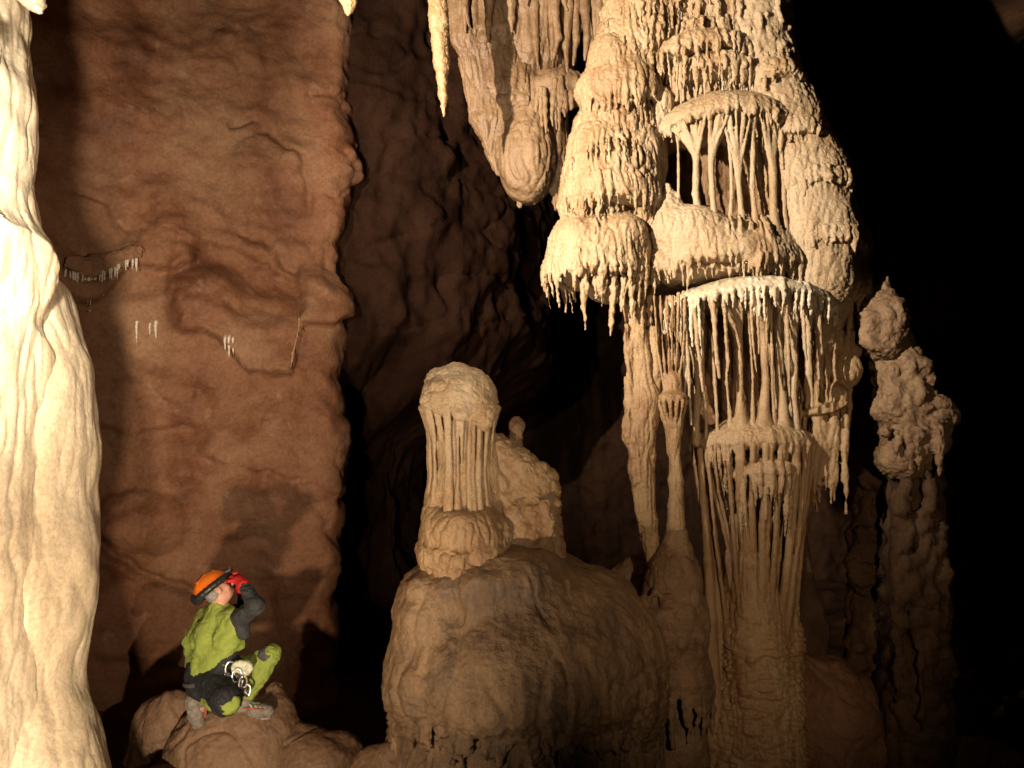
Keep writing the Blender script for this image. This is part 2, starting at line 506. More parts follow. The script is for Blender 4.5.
wall('cave_wall_recess', [(-2.9, 8.75), (-2.2, 8.9), (-1.5, 9.2), (-.7, 9.9), (.2, 11.2), (.9, 14), (1.2, 17.6)], -.6, 10.2, .04, DARKCLAY, mid_shape)


def sheet(name, x0, x1, y0, y1, step, mat, zf, flip=False):
    xs = np.arange(x0, x1 + step, step); ys = np.arange(y0, y1 + step, step)
    X, Y = np.meshgrid(xs, ys, indexing='ij'); V = np.stack((X.ravel(), Y.ravel(), 0 * X.ravel()), 1)
    V[:, 2] = zf(V); Q = grid_quads(len(xs), len(ys))
    o = link(name, V, Q[:, ::-1] if flip else Q, mat); o['kind'] = 'structure'


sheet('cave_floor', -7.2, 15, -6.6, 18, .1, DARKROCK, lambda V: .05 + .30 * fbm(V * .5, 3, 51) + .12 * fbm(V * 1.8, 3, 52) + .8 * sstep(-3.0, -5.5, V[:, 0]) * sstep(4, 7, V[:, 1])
      + .55 * np.exp(-((V[:, 0] + 2.3) ** 2 / 1.6 + (V[:, 1] - 6.3) ** 2 / 1.2)))
sheet('cave_ceiling', -7.2, 15, -6.6, 18, .1, DARKROCK, lambda V: 9.1 + .5 * fbm(V * .45, 4, 55) + .12 * ridged(V * 1.7, 3, 56) - .3 * np.exp(-((V[:, 0] - 1.9) ** 2 + (V[:, 1] - 7.3) ** 2) / 2), True)


def s_(Y): return Y / (F * .9962)      # metres per pixel at a distance


# ================================================================== THE GREAT COLUMN
YC = 7.2; sc_ = s_(YC)
col = thing('flowstone_column', 'towering cream column of tiered flowstone shelves with dripping fringes right of centre', 'column', P(752, 860, YC))


class Tier:
    pass


def tier(cx, cy, apx, b, up, dn, Y, drop=0., mat=None, name='flowstone_shelf', h=.0115, pad=(.25, .25, .2, .75), rim_fringes=(), extra=None, ribs=(.012, 16, 2.2, .006), seed=1, body=None):
    c = P(cx, cy, Y); c[2] = P(cx, cy, Y - .9 * b)[2]; a = apx * s_(Y); up *= s_(Y); dn *= s_(Y); drop *= s_(Y)
    lo = c - (a + pad[0], b + pad[1], max(dn, drop) + pad[3]); hi = c + (a + pad[0], b + .1, up + pad[2])
    G = Field(lo, hi, h)
    G.ell(c, (a, b, up), .04, dn, drop)
    if body: body(G)
    for fr in rim_fringes:
        n, L, r, arc, sd = fr[:5]; q = fr[5] if len(fr) > 5 else 1.; dz = fr[6] if len(fr) > 6 else 0.
        cc = c + (0, 0, dz * s_(Y))
        LL = (lambda t, L=L: L(t) * s_(Y)) if callable(L) else L * s_(Y)
        fringe(G, cc, a * q, b * q, up * .9, dn, drop, n, LL, r * s_(Y), sd, arc, run=.75)
    if extra: extra(G, c, a, b, drop)
    return G.build(name, mat or CALCITE, col, d_ribs(*ribs, seed)), (c, a, b, up)


# core, set back behind the shelves
G = Field(P(560, 380, 7.0) * (1, 0, 0) + (0, 6.55, .1), P(880, 380, 8.6) * (1, 0, 0) + (0, 9.0, 9.2), .022)
def cp(px, py, Y=8.1): return P(px, py, Y)
core = [((690, -170), 1.0), ((692, 0), .80), ((705, 100), .85), ((706, 200), .92), ((725, 290), .78), ((745, 400), .45), ((757, 480), .22), ((757, 560), .24), ((755, 650), .36), ((752, 780), .55), ((752, 900), .75)]
G.path([cp(*p) for p, r in core], [r for p, r in core], .1)
G.build('core', rock_mat('orange_calcite', [(.13, .06, .026), (.22, .115, .05), (.32, .19, .09)], 3, (.35, .6), .01, 60, .3, .5), col, d_ribs(.03, 9, 1.2, .01, 90))

# flanks: smooth granular skirt down the right side
G = Field(P(735, 425, 7.3) - (.2, .75, .2), P(890, -20, 7.3) + (.1, .7, .2), .013)
fp = [((742, -30), 38), ((752, 60), 39), ((776, 125), 42), ((800, 180), 45), ((811, 240), 46), ((812, 285), 40), ((802, 345), 32), ((796, 405), 22)]
G.path([P(*p, 7.0 + .2 * (i_ > 5)) for i_, (p, r) in enumerate(fp)], [r * sc_ for p, r in fp], .1)
rnd = random.Random(203)
for k in range(240):
    y = rnd.uniform(-10, 280); x0 = np.interp(y, [p[1] for p, r in fp], [p[0] for p, r in fp]); r0 = .38
    th = R(rnd.uniform(180, 380)); q = P(x0, y, 7.0) + np.array((r0 * math.cos(th), r0 * math.sin(th), 0)); rr = rnd.uniform(.016, .032)
    if k % 3: G.ell(q, (rr * 1.3, rr * 1.3, rr * 1.1), .03)
    else: G.path([q + (0, 0, .03), q + (.02 * math.cos(th), .02 * math.sin(th), -.07), q - (0, 0, rnd.uniform(.1, .2))], [rr * .7, rr * .8, rr * .4], .02)
G.build('flowstone_flank', CALCITE, col, d_ribs(.010, 9, 3, .010, 93))

# shaggy mass down the left side: continuous body with many short drips
G = Field(P(535, 320, 7.0) * (1, 0, 1) + (0, 6.3, 0), P(705, -60, 7.0) * (1, 0, 1) + (0, 7.7, .2), .0125)
mp_ = [((655, -50), .42), ((648, 0), .40), ((634, 55), .37), ((628, 98), .29), ((616, 135), .40), ((610, 175), .42), ((610, 212), .30), ((608, 240), .40), ((612, 268), .34)]
G.path([P(*p, 7.05) for p, r in mp_], [r for p, r in mp_], .1)
rnd = random.Random(201)
for k in range(560):
    y = rnd.uniform(-20, 275); x0 = np.interp(y, [p[1] for p, r in mp_], [p[0] for p, r in mp_]); r0 = np.interp(y, [p[1] for p, r in mp_], [r for p, r in mp_])
    th = R(rnd.uniform(175, 375)); q = P(x0, y, 7.05) + np.array((r0 * math.cos(th), r0 * math.sin(th), 0))
    L = rnd.uniform(.08, .30); rr = rnd.uniform(.011, .023)
    G.path([q + (0, 0, .04), q + (rnd.uniform(-.02, .02) + .02 * math.cos(th), .02 * math.sin(th), -L * .5), q + (.01 * math.cos(th), .01 * math.sin(th), -L)], [rr * .8, rr, rr * .5], .02)
G.build('flowstone_flank', CALCITE, col, d_ribs(.020, 18, 2.5, .008, 202))
# top mounds
def top_body(G):
    G.ell(P(648, 10, 7.1), (.42, .40, .42), .1); G.ell(P(610, 62, 6.95), (.22, .3, .25), .06); G.ell(P(598, 92, 7.0), (.22, .28, .12), .15)
tier(622, 88, 42, .36, 66, 8, 6.95, 0, rim_fringes=((26, 22, 2.4, (165, 372), 11), (24, 16, 2.2, (170, 375), 12, .85, 26), (20, 14, 2, (170, 372), 13, .6, 50), (20, 16, 2.2, (170, 290), 14, 1.02, -12)), body=top_body, pad=(.35, .3, .55, .5), ribs=(.012, 13, 3, .008), seed=3)
tier(702, 40, 62, .46, 26, 6, 6.98, 5, rim_fringes=((34, lambda t: 34 + 16 * math.sin(9 * t), 2.7, (175, 368), 21), (26, 22, 2.3, (180, 365), 22, .8, 18), (22, 20, 2.2, (180, 365), 23, .55, 34)), pad=(.1, .2, .3, .7), ribs=(.012, 13, 3, .008), seed=4)
rnd = random.Random(5)
G = Field(P(620, 210, 7.0) * (1, 0, 1) + (0, 6.3, 0), P(790, -70, 7.0) * (1, 0, 1) + (0, 7.7, .2), .0125)
mp2 = [((700, -60), .50), ((704, 0), .46), ((710, 60), .40), ((714, 100), .34)]
G.path([P(*p, 7.12) for p, r in mp2], [r for p, r in mp2], .1)
rnd = random.Random(205)
for k in range(170):
    y = rnd.uniform(-30, 62); x0 = np.interp(y, [p[1] for p, r in mp2], [p[0] for p, r in mp2]); r0 = np.interp(y, [p[1] for p, r in mp2], [r for p, r in mp2]) + .02
    th = R(rnd.uniform(180, 365)); q = P(x0, y, 7.12) + np.array((r0 * math.cos(th), r0 * math.sin(th), 0)); L = rnd.uniform(.1, .34); rr = rnd.uniform(.014, .026)
    G.path([q + (0, 0, .04), q + (rnd.uniform(-.02, .02), -.01, -L * .5), q + (0, -.01, -L)], [rr * .8, rr, rr * .4], .02)
G.ell(P(658, 112, 7.0), (.17, .26, .24), .2); G.ell(P(652, 160, 6.95), (.14, .22, .38), .2)
G.build('flowstone_flank', CALCITE, col, d_ribs(.016, 15, 2.5, .008, 206))
def up2(G, c, a, b, drop):
    for px in (677, 684, 696, 705, 722, 731, 743, 750):
        G.path([P(px + rnd.uniform(-3, 3), 58, 6.58), P(px, 72, 6.62), P(px + rnd.uniform(-3, 3), 100, 6.66)], [.022, .016, .019], .02)
tier(712, 62, 46, .42, 24, 8, 6.95, 0, rim_fringes=((28, lambda t: 22 + 12 * math.sin(14 * t), 2.6, (175, 368), 25),), extra=up2, pad=(.1, .2, .1, .55), seed=5)
# thin strands in the upper right corner
G = Field(P(735, 100, 6.9) - (.1, .2, .1), P(800, -60, 6.9) + (.1, .3, .1), .012)
for k in range(9):
    x = 750 + k * 4; G.path([P(x + 2, -55, 6.9), P(x + rnd.uniform(-2, 2), 10, 6.88), P(x - 2 + rnd.uniform(-3, 3), 55 + rnd.uniform(-18, 20), 6.92)], [.035, .026, .014], .03)
G.build('drip_curtain', CALCITE, col, d_fine())

# shelf with the tall niche
tB, (cB, aB, bB, upB) = tier(722, 108, 82, .60, 34, 8, 7.05, 14, mat=CALCITE, rim_fringes=((50, lambda t: 14 + 8 * math.sin(11 * t), 2.3, (168, 372), 31),), pad=(.1, .15, .1, .5), ribs=(.006, 14, 3, .007), seed=6)
# long ribbed mound, left of the niche
def bl(G): G.ell(P(598, 150, 7.0), (.30, .38, .28), .2); G.ell(P(640, 150, 6.9), (.2, .26, .26), .2)
tier(611, 188, 54, .50, 62, 14, 6.95, 0, rim_fringes=((44, lambda t: 30 + 8 * math.sin(8 * t), 2.7, (165, 378), 35), (36, 26, 2.3, (168, 375), 36, .93, 22), (30, 18, 2.0, (168, 375), 37, .75, 42)), body=bl, pad=(.15, .2, .15, .6), ribs=(.016, 15, 2.5, .006), seed=7)

# small shelves that wrap round the right side
for cx_, cy_, a_, sd_ in ((786, 128, 40, 21), (806, 176, 44, 22), (816, 236, 46, 23), (766, 70, 34, 24)):
    tier(cx_, cy_, a_, .46, 30, 8, 6.98, 3, rim_fringes=((30, lambda t: 16 + 9 * math.sin(9 * t), 2.4, (175, 385), sd_ + 100), (24, 14, 2.2, (175, 385), sd_ + 110, .85, 14)), pad=(.12, .15, .15, .5), ribs=(.014, 13, 3, .008), seed=sd_)
# broad shelf that runs across the whole column
tier(706, 266, 150, .66, 36, 10, 7.22, 0, rim_fringes=((96, lambda t: 20 + 9 * math.sin(21 * t), 2.6, (165, 376), 38), (80, 12, 2.2, (165, 376), 39, .93, 12)), pad=(.15, .15, .15, .5), ribs=(.012, 13, 3, .007), seed=20)
# middle and left shelves
def cm(G): G.ell(P(656, 234, 6.82), (.15, .2, .2), .15); G.ell(P(692, 232, 6.78), (.30, .28, .24), .22); G.path([P(668, 225, 6.75), P(667, 205, 6.75), P(667, 186, 6.75)], [.13, .07, .03], .08); G.path([P(675, 225, 6.75), P(677, 196, 6.75)], [.10, .035], .08); G.ell(P(780, 236, 7.05), (.34, .34, .2), .22)
tC, (cC, aC, bC, upC) = tier(722, 254, 84, .72, 46, 10, 7.12, 0, rim_fringes=((58, lambda t: 20 + 9 * math.sin(13 * t), 2.6, (165, 376), 41), (50, 12, 2.2, (168, 372), 42, .94, 16)), body=cm, pad=(.2, .15, .3, .6), ribs=(.010, 13, 3, .007), seed=8)
def cl(G): G.ell(P(580, 240, 6.9), (.26, .40, .20), .2); G.ell(P(622, 238, 6.8), (.24, .34, .20), .2)
def clx(G, c, a, b, drop):
    r2 = random.Random(8)
    for px, py, l, r in ((586, 275, 56, 4), (614, 275, 62, 4.2), (604, 275, 32, 3.2), (574, 262, 30, 3), (596, 278, 22, 3), (560, 258, 18, 2.6), (624, 278, 34, 3.4), (631, 280, 40, 3.4)):
        finger(G, P(px, py, 6.48 + .002 * abs(px - 600)), l * s_(6.5), r * s_(6.5), r2, .03, segs=5, tip=.25)
tier(598, 262, 56, .52, 50, 14, 6.92, 0, rim_fringes=((46, lambda t: 22 + 8 * math.sin(10 * t), 2.7, (160, 378), 45), (34, 16, 2.3, (165, 372), 46, .9, 26), (24, 12, 2, (165, 372), 47, .7, 42)), body=cl, extra=clx, pad=(.15, .2, .15, .75), ribs=(.014, 15, 2.5, .006), seed=9)
def cr_(G): G.ell(P(838, 250, 7.3), (.27, .4, .3), .1)
tier(832, 286, 32, .45, 50, 12, 7.3, 0, rim_fringes=((26, 22, 2.6, (190, 390), 48), (22, 18, 2.4, (190, 390), 49, .85, 22)), body=cr_, pad=(.15, .15, .2, .5), ribs=(.016, 12, 3, .008), seed=10)

# the wide arched shelf and its long strands
tD, (cD, aD, bD, upD) = tier(742, 287, 92, .74, 20, 6, 7.08, 16, mat=PALE, rim_fringes=((70, lambda t: 20 + 9 * math.sin(15 * t), 2.1, (170, 372), 51), (30, 42, 1.9, (178, 362), 52)), pad=(.1, .12, .1, .75), ribs=(.004, 10, 3, .006), seed=11)

# lower mound, arched lip, skirt
def eb(G):
    for px, t in ((740, 406), (762, 400), (782, 414)): G.path([P(px, 440, 6.7), P(px, 424, 6.72), P(px, t, 6.74)], [.10, .06, .028], .07)
tE, (cE, aE, bE, upE) = tier(752, 440, 58, .52, 24, 10, 7.05, 4, rim_fringes=((46, lambda t: 36 + 10 * math.sin(9 * t), 2.2, (165, 376), 55), (30, 60, 2, (172, 368), 56, .95)), body=eb, pad=(.1, .12, .35, .9), ribs=(.008, 14, 2.5, .006), seed=12)
tE2, (cE2, aE2, bE2, upE2) = tier(758, 470, 38, .42, 18, 5, 6.92, 10, rim_fringes=((34, lambda t: 34 + 22 * math.sin(3.1 * t), 2.1, (172, 368), 58),), pad=(.1, .12, .1, .9), ribs=(.005, 14, 3, .005), seed=13)

# strands from the lower mound that run down and join the trunk
rnd = random.Random(207)
G = Field(P(660, 660, 7.0) * (1, 0, 1) + (0, 6.3, 0), P(830, 430, 7.0) * (1, 0, 1) + (0, 7.4, .1), .0115)
for k in range(21):
    th = R(178 + 190 * (k + rnd.uniform(.0, 1.)) / 21); q = cE + (aE * .96 * math.cos(th), bE * .96 * math.sin(th), -.04); py = rnd.uniform(530, 650)
    e = P(757, py, 6.98) + (.31 * math.cos(th), .17 * math.sin(th), 0); m = q * .45 + e * .55; m[2] = q[2] * .55 + e[2] * .45; rr = rnd.uniform(.016, .042)
    m = m + (.05 * math.cos(th) + rnd.uniform(-.02, .02), .05 * math.sin(th), 0)
    G.path([q, q * .75 + m * .25 + (.02 * math.cos(th), .02 * math.sin(th), 0), m, e, e - (.03 * math.cos(th), .03 * math.sin(th), .25)], [rr * .8, rr * .7, rr * .8, rr * 1.2, rr], .014)
G.build('drip_curtain', CALCITE_RIB, col, d_fine(.004, 208))
# trunk below
G = Field(P(660, 900, 7.2) * (1, 0, 1) + (0, 6.2, 0), P(840, 500, 7.2) * (1, 0, 1) + (0, 8.1, .2), .014)
rnd = random.Random(12)
for px, r0, r1, Y in ((735, 7, 17, 6.95), (748, 8, 20, 6.85), (764, 8, 21, 6.85), (781, 8, 18, 6.95)):
    G.path([P(px, 520, Y), P(px + rnd.uniform(-3, 3), 560, Y), P(px + rnd.uniform(-2, 3), 640, Y + .05), P(px - 3, 780, Y), P(px - 4, 890, Y)], [r0 * sc_, r0 * 1.4 * sc_, r1 * sc_, r1 * 1.5 * sc_, r1 * 2 * sc_], .06)
G.path([P(720, 690, 6.95), P(712, 800, 6.9)], [.12, .24], .1)
def d_trunk(V, N):
    q = sstep(1.9, 1.2, V[:, 2])
    return d_ribs(.014, 14, 1.6, .006, 14)(V, N) + q * .03 * (np.abs(perlin(V * np.array((7, 7, 22)), 66)) * 2 - .5)
G.build('trunk', CALCITE_RIB, col, d_trunk)

# separate drip columns: strands from a shelf's rim that run together and stand on the shelf below
tier_B, tier_C, tier_D, tier_E = (cB, aB, bB, upB), (cC, aC, bC, upC), (cD, aD, bD, upD), (cE, aE, bE, upE)


def on_tier(t, px, q, top):
    c, a, b, up = t; x = (px - 512) * s_(c[1] - q * b); r = np.clip((x - c[0]) / a, -.97, .97)
    y = c[1] - q * b * math.sqrt(1 - r * r); k = r * r + (q * (1 - r * r) ** .5) ** 2
    return np.array((x, y, c[2] + (up * math.sqrt(max(0, 1 - k)) if top else -.03)))


def drip(bx, t0, t1, spread, n, r, seed, join=.5, foot=1.6, mat=None, h=.0095, hang=None, qt=.88, qb=.74):
    rnd = random.Random(seed); pts = []
    for i in range(n):
        pts.append(on_tier(t0, bx + spread[0] + (spread[1] - spread[0]) * (i + .5) / n + rnd.uniform(-1.5, 1.5), qt + rnd.uniform(-.05, .06), False) + (0, 0, rnd.uniform(-.01, .03)))
    b = on_tier(t1, bx, qb, True) if t1 else np.array((*on_tier(t0, bx, qt - .05, False)[:2], P(bx, hang, 6.45)[2]))
    lo, hi = bounds(pts + [b], .16); lo[2] -= .15
    G = Field(lo, hi, h)
    tree(G, b, pts[0][2], pts, r * s_(6.5), rnd, join, .02, 1.05 if bx in (703, 711, 720, 797) else foot)
    G.build('drip_column', mat or CALCITE, col, d_fine(.003, seed))


for k, (bx, sp, n, r, jn) in enumerate(((704, (-30, 12), 8, 3.6, .62), (719, (-6, 22), 7, 3.3, .6), (746, (-20, 16), 7, 3.0, .45), (735, (-6, 4), 2, 2.0, .6), (760, (-4, 8), 3, 2.5, .7),
                                        (781, (-14, 12), 7, 4.2, .5), (664, (-2, 8), 3, 2.6, .5), (794, (-14, -4), 3, 2.6, .6), (684, (-4, 6), 2, 1.8, .7))):
    drip(bx, tier_B, tier_C, sp, n, r, 1 + k, jn, 1.5)
for k, (bx, sp, n, r, jn) in enumerate(((741, (-22, 6), 7, 3.6, .62), (763, (-6, 18), 6, 4.0, .66), (720, (-8, 6), 3, 2.0, .7), (783, (-6, 14), 4, 3.2, .6), (703, (-34, 2), 7, 4.2, .55), (711, (-4, 2), 2, 2.0, .6),
                                        (797, (-8, 14), 5, 3.8, .45), (752, (-3, 3), 2, 1.4, .7), (773, (-2, 5), 2, 1.6, .6), (731, (-3, 3), 2, 1.4, .65))):
    drip(bx, tier_D, tier_E, sp, n, r, 20 + k, jn, 1.9)
for k, (bx, hg, sp, n, r) in enumerate(((690, 400, (-22, -2), 6, 2.3), (815, 400, (-6, 10), 5, 3.2), (677, 412, (-10, 4), 3, 2.2), (729, 384, (-4, 4), 3, 1.6), (790, 390, (-6, 4), 3, 1.8), (668, 380, (-10, 4), 3, 2.2), (824, 372, (-8, 4), 4, 2.6))):
    drip(bx, tier_D, None, sp, n, r, 40 + k, .5, .5, hang=hg)
# free hanging long strands
rnd = random.Random(31)
for k, (px, y0, y1, r) in enumerate(((684, 300, 408, 2.2), (692, 302, 425, 2.4), (700, 300, 392, 2.6), (716, 300, 378, 3), (752, 300, 372, 1.8), (758, 300, 354, 1.6), (728, 300, 352, 1.8), (790, 302, 382, 2.2), (768, 300, 350, 1.8),
                                     (670, 302, 372, 2.2), (662, 302, 350, 2.4), (677, 302, 392, 2.0), (806, 304, 360, 2.4))):
    a = on_tier(tier_D, px, .93, False); b = P(px + rnd.uniform(-3, 3), y1, a[1] + .03)
    G = Field(*bounds([a, b], .12), .009)
    finger(G, a, a[2] - b[2], r * s_(6.5), rnd, .02, ((b[0] - a[0]) / (a[2] - b[2]), 0), 6, .5)
    G.build('hanging_strand', CALCITE, col, d_fine(.003, k))
# thin pillars left of the trunk
for k, (x0, x1, x2, y2, r, Y) in enumerate(((700, 708, 712, 720, 4.2, 6.85), (706, 716, 718, 730, 4.6, 6.95)  )):
    pts = [P(x0, 450, Y), P((x0 + x1) / 2 - 1, 500, Y), P(x1, 560, Y), P((x1 + x2) / 2 + 1, 620, Y), P(x2, y2, Y + .03), P(x2, y2 + 90, Y + .03)]
    G = Field(*bounds(pts, .22), .011)
    G.path(pts, [r * q * sc_ for q in (.7, .75, .95, 1.3, 2.4, 3.6)], .03)
    G.build('drip_column', CALCITE_RIB, col, d_fine(.004, 40 + k))
# thick pillar on the left edge
pts = [P(642, 215, 6.75), P(632, 290, 6.72), P(638, 345, 6.7), P(645, 400, 6.7), P(641, 470, 6.7), P(648, 520, 6.72), P(653, 562, 6.75)]
G = Field(*bounds(pts, .22), .011)
G.path(pts, [r * s_(6.7) for r in (10, 11, 10, 15, 12, 9, 7)], .05)
rnd = random.Random(44)
for k in range(22):
    t = rnd.random(); y = 285 + 150 * t; a = P(638 + rnd.uniform(-12, 14), y, 6.62 + rnd.uniform(-.02, .08)); finger(G, a, rnd.uniform(.2, .55), rnd.uniform(.018, .03), rnd, .03)
for dx, y0, y1 in ((-12, 380, 470), (-6, 400, 540), (8, 410, 500), (14, 330, 420), (-14, 420, 455)):
    G.path([P(640 + dx, y0, 6.66), P(642 + dx * 1.1, (y0 + y1) / 2, 6.66), P(645 + dx * .8, y1, 6.68)], [.04, .035, .012], .03)
G.build('pillar', CALCITE_RIB, col, d_ribs(.012, 14, 2, .006, 15))
# curtain of strands on the right edge
rnd = random.Random(50)
pts = [P(792, 300, 7.0), P(866, 540, 7.0)]
G = Field(*bounds(pts, .25), .012)
for k in range(42):
    x = 798 + 54 * rnd.random(); y0 = 305 + rnd.uniform(0, 40); L = rnd.uniform(60, 150) + 60 * math.exp(-((x - 820) / 10) ** 2)
    Y = 6.9 + rnd.uniform(-.05, .25); a = P(x, y0, Y); b = P(x + rnd.uniform(-5, 3) - .12 * max(0, x - 830), min(y0 + L, 522), Y)
    G.path([a, (a + b) / 2 + (rnd.uniform(-.03, .03), 0, 0), b], [.028, .022, .010], .012)
G.ell(P(846, 370, 6.95), (.13, .15, .17), .04); G.ell(P(836, 396, 6.9), (.10, .12, .12), .04); G.ell(P(852, 352, 7.05), (.08, .1, .08), .03)
G.ell(P(826, 408, 6.86), (.2, .16, .05), .05, None, 0., ((.96, 0, .26), (0, 1, 0), (-.26, 0, .96)))
for k in range(16):
    x = 806 + 40 * rnd.random(); a = P(x, 412 + rnd.uniform(-5, 18), 6.84); finger(G, a, rnd.uniform(.4, .85), .026, rnd, .03, (-.05, 0))
G.build('drip_curtain', CALCITE_RIB, col, d_ribs(.010, 12, 3, .006, 51))

# ================================================================== SLENDER COLUMN WITH A CAP, ITS STALAGMITE
Yp = 6.62
sl = thing('dripstone_column', 'slender pale column with a mushroom cap, standing on a rounded mound left of the great column', 'column', P(674, 860, Yp))
rnd = random.Random(61)
G = Field(*bounds([P(645, 560, Yp), P(696, 290, Yp)], .14), .0095)
for k in range(6):
    x = 654 + k * 6.2; G.path([P(x, 296, Yp - .05), P(x + rnd.uniform(-2, 2) - .2 * (x - 672), 350, Yp), P(672 + (x - 672) * .4, 392, Yp)], [.016, .009, .016], .012)
G.ell(P(672, 398, Yp), (15 * s_(Yp), .14, .06), .03); G.ell(P(674, 386, Yp), (.06, .06, .1), .05)
for k in range(13):
    th = R(360 * k / 13); q = P(672, 402, Yp) + (14 * s_(Yp) * math.cos(th), .13 * math.sin(th), 0)
    G.path([q, P(673, 425, Yp) + (.07 * math.cos(th), .07 * math.sin(th), 0), P(674, 448 + rnd.uniform(-8, 6), Yp) + (.03 * math.cos(th), .03 * math.sin(th), 0)], [.018, .016, .02], .016)
G.path([P(674, 436, Yp), P(676, 480, Yp), P(676, 525, Yp), P(677, 560, Yp)], [.045, .062, .075, .09], .03)
G.build('pillar', CALCITE_RIB, sl, d_ribs(.006, 14, 2, .004, 62))
rnd = random.Random(64)
G = Field(*bounds([P(612, 900, Yp), P(730, 520, Yp)], .15) + np.array([(0, -.45, 0), (0, .5, 0)]), .012)
G.path([P(677, 535, Yp), P(674, 575, Yp), P(672, 620, Yp + .02), P(672, 655, Yp)], [.10, .22, .30, .30], .08)
G.ell(P(676, 672, Yp), (.30, .33, .16), .06); G.path([P(680, 700, Yp + .05), P(682, 780, Yp + .05), P(682, 890, Yp + .05)], [.2, .24, .34], .06)
for k in range(18):
    th = R(180 + 180 * (k + .5) / 18); q = P(678, 676, Yp) + (.27 * math.cos(th), .29 * math.sin(th), 0); finger(G, q, rnd.uniform(.15, .5), .028, rnd, .03)
for k in range(26):
    q = P(672 + rnd.uniform(-28, 28), 590 + rnd.uniform(0, 70), Yp - .26 + rnd.uniform(0, .06)); G.ell(q, rnd.uniform(.03, .07), .05)
G.build('mound', BROWNSTAL, sl, d_knob(.016, 7, .006, 24, 63))
tag(sl, sl['label'], sl['category'])

# pale lump beside it, in the gap behind the low dome
G = Field(*bounds([P(612, 640, 7.5), P(662, 550, 7.5)], .25), .02)
G.ell(P(636, 600, 7.5), (.3, .3, .42), .05); G.ell(P(634, 640, 7.5), (.4, .35, .6), .1)
t = thing('boulder', 'small rounded rock in the gap between the low dome and the slender column', 'boulder', P(634, 700, 7.5))
G.build('boulder', BROWNSTAL, t, d_knob(.02, 5, .008, 22, 65))

# small stalagmite in the dark right of the trunk
t = thing('stalagmite', 'small smooth pear shaped stalagmite in shadow just right of the great column trunk', 'stalagmite', P(808, 700, 7.9))
G = Field(*bounds([P(780, 720, 7.9), P(836, 525, 7.9)], .15), .014)
G.path([P(806, 532, 7.9), P(807, 575, 7.9), P(808, 605, 7.9), P(808, 630, 7.9), P(808, 705, 7.9)], [.015, .05, .15, .20, .18], .06)
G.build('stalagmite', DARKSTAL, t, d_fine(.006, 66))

# ================================================================== HANGING FLOWSTONE BEHIND THE COLUMN
Yh = 8.0; sh = s_(Yh)
hf = thing('flowstone_drapery', 'tan drapery of hanging flowstone with a bulging lower lobe, above the short stalagmite tower', 'flowstone', P(540, -180, Yh))
G = Field(P(435, 225, Yh) - (.1, .8, .1), P(625, -190, Yh) + (.3, .6, .3), .017)
G.path([P(530, -180, 8.2), P(525, -20, 8.2), P(528, 60, 8.15), P(530, 110, 8.1)], [.85, .72, .5, .36], .1)
G.path([P(530, 100, 7.95), P(528, 150, 7.9), P(528, 182, 7.92)], [.30, .30, .24], .08)
G.ell(P(560, 90, 7.8), (.30, .25, .22), .06); G.ell(P(527, 160, 7.74), (.30, .30, .46), .08)
G.build('lobe', TAN, hf, d_ribs(.022, 8, .9, .008, 70))
rnd = random.Random(71)
for (x0, y0, x1, y1, w, Y) in ((462, -40, 490, 120, 20, 7.75), (486, -40, 505, 95, 18, 7.7), (500, 20, 515, 150, 16, 7.72), (478, 60, 498, 178, 14, 7.85), (548, 100, 556, 205, 14, 7.8), (515, 70, 520, 130, 16, 7.7), (512, 110, 520, 205, 14, 7.78), (534, 110, 534, 208, 14, 7.72)):
    G = Field(*bounds([P(x0 - w, y1 + 20, Y), P(x1 + w, y0 - 20, Y)], .3), .014)
    for k in range(9):
        u = (k - 4) / 4 + rnd.uniform(-.1, .1); a = P(x0 + u * w, y0, Y + .08 * u * u); b = P((x0 + x1) / 2 + u * w * .9, (y0 + y1) / 2, Y + .05 * math.sin(k * 1.9)); c = P(x1 + u * w * .45, y1 - 22 * abs(u) + rnd.uniform(-6, 4), Y + .06)
        G.path([a, b, c], [.07, .06 + .02 * (k % 2), .028], .035)
    G.build('drapery_fold', TAN, hf, d_ribs(.016, 14, 1.2, .006, 72))
for k in range(42):
    x = 462 + 140 * rnd.random(); y0 = -12 + rnd.uniform(-10, 25); L = rnd.uniform(20, 75) if x > 510 else rnd.uniform(15, 45); Y = 7.55 + rnd.uniform(0, .25)
    a = P(x, y0 - 40, Y); G = Field(*bounds([a, P(x, y0 + L, Y)], .16), .012)
    G.path([a, P(x + rnd.uniform(-2, 2), y0, Y), P(x + rnd.uniform(-3, 3), y0 + L * .55, Y), P(x + rnd.uniform(-3, 3), y0 + L, Y)], [.07, .05, .036, .014], .03)
    G.build('stalactite', TAN, hf, d_fine(.006, 73 + k))
for k in range(14):
    x = 536 + 48 * rnd.random(); a = P(x, 86 + rnd.uniform(-10, 10), 7.56); b = P(x + 2, 118 + rnd.uniform(-14, 22), 7.62)
    G = Field(*bounds([a, b], .12), .012); finger(G, a, a[2] - b[2], .032, rnd, .03); G.build('stalactite', TAN, hf, d_fine(.006, 120 + k))


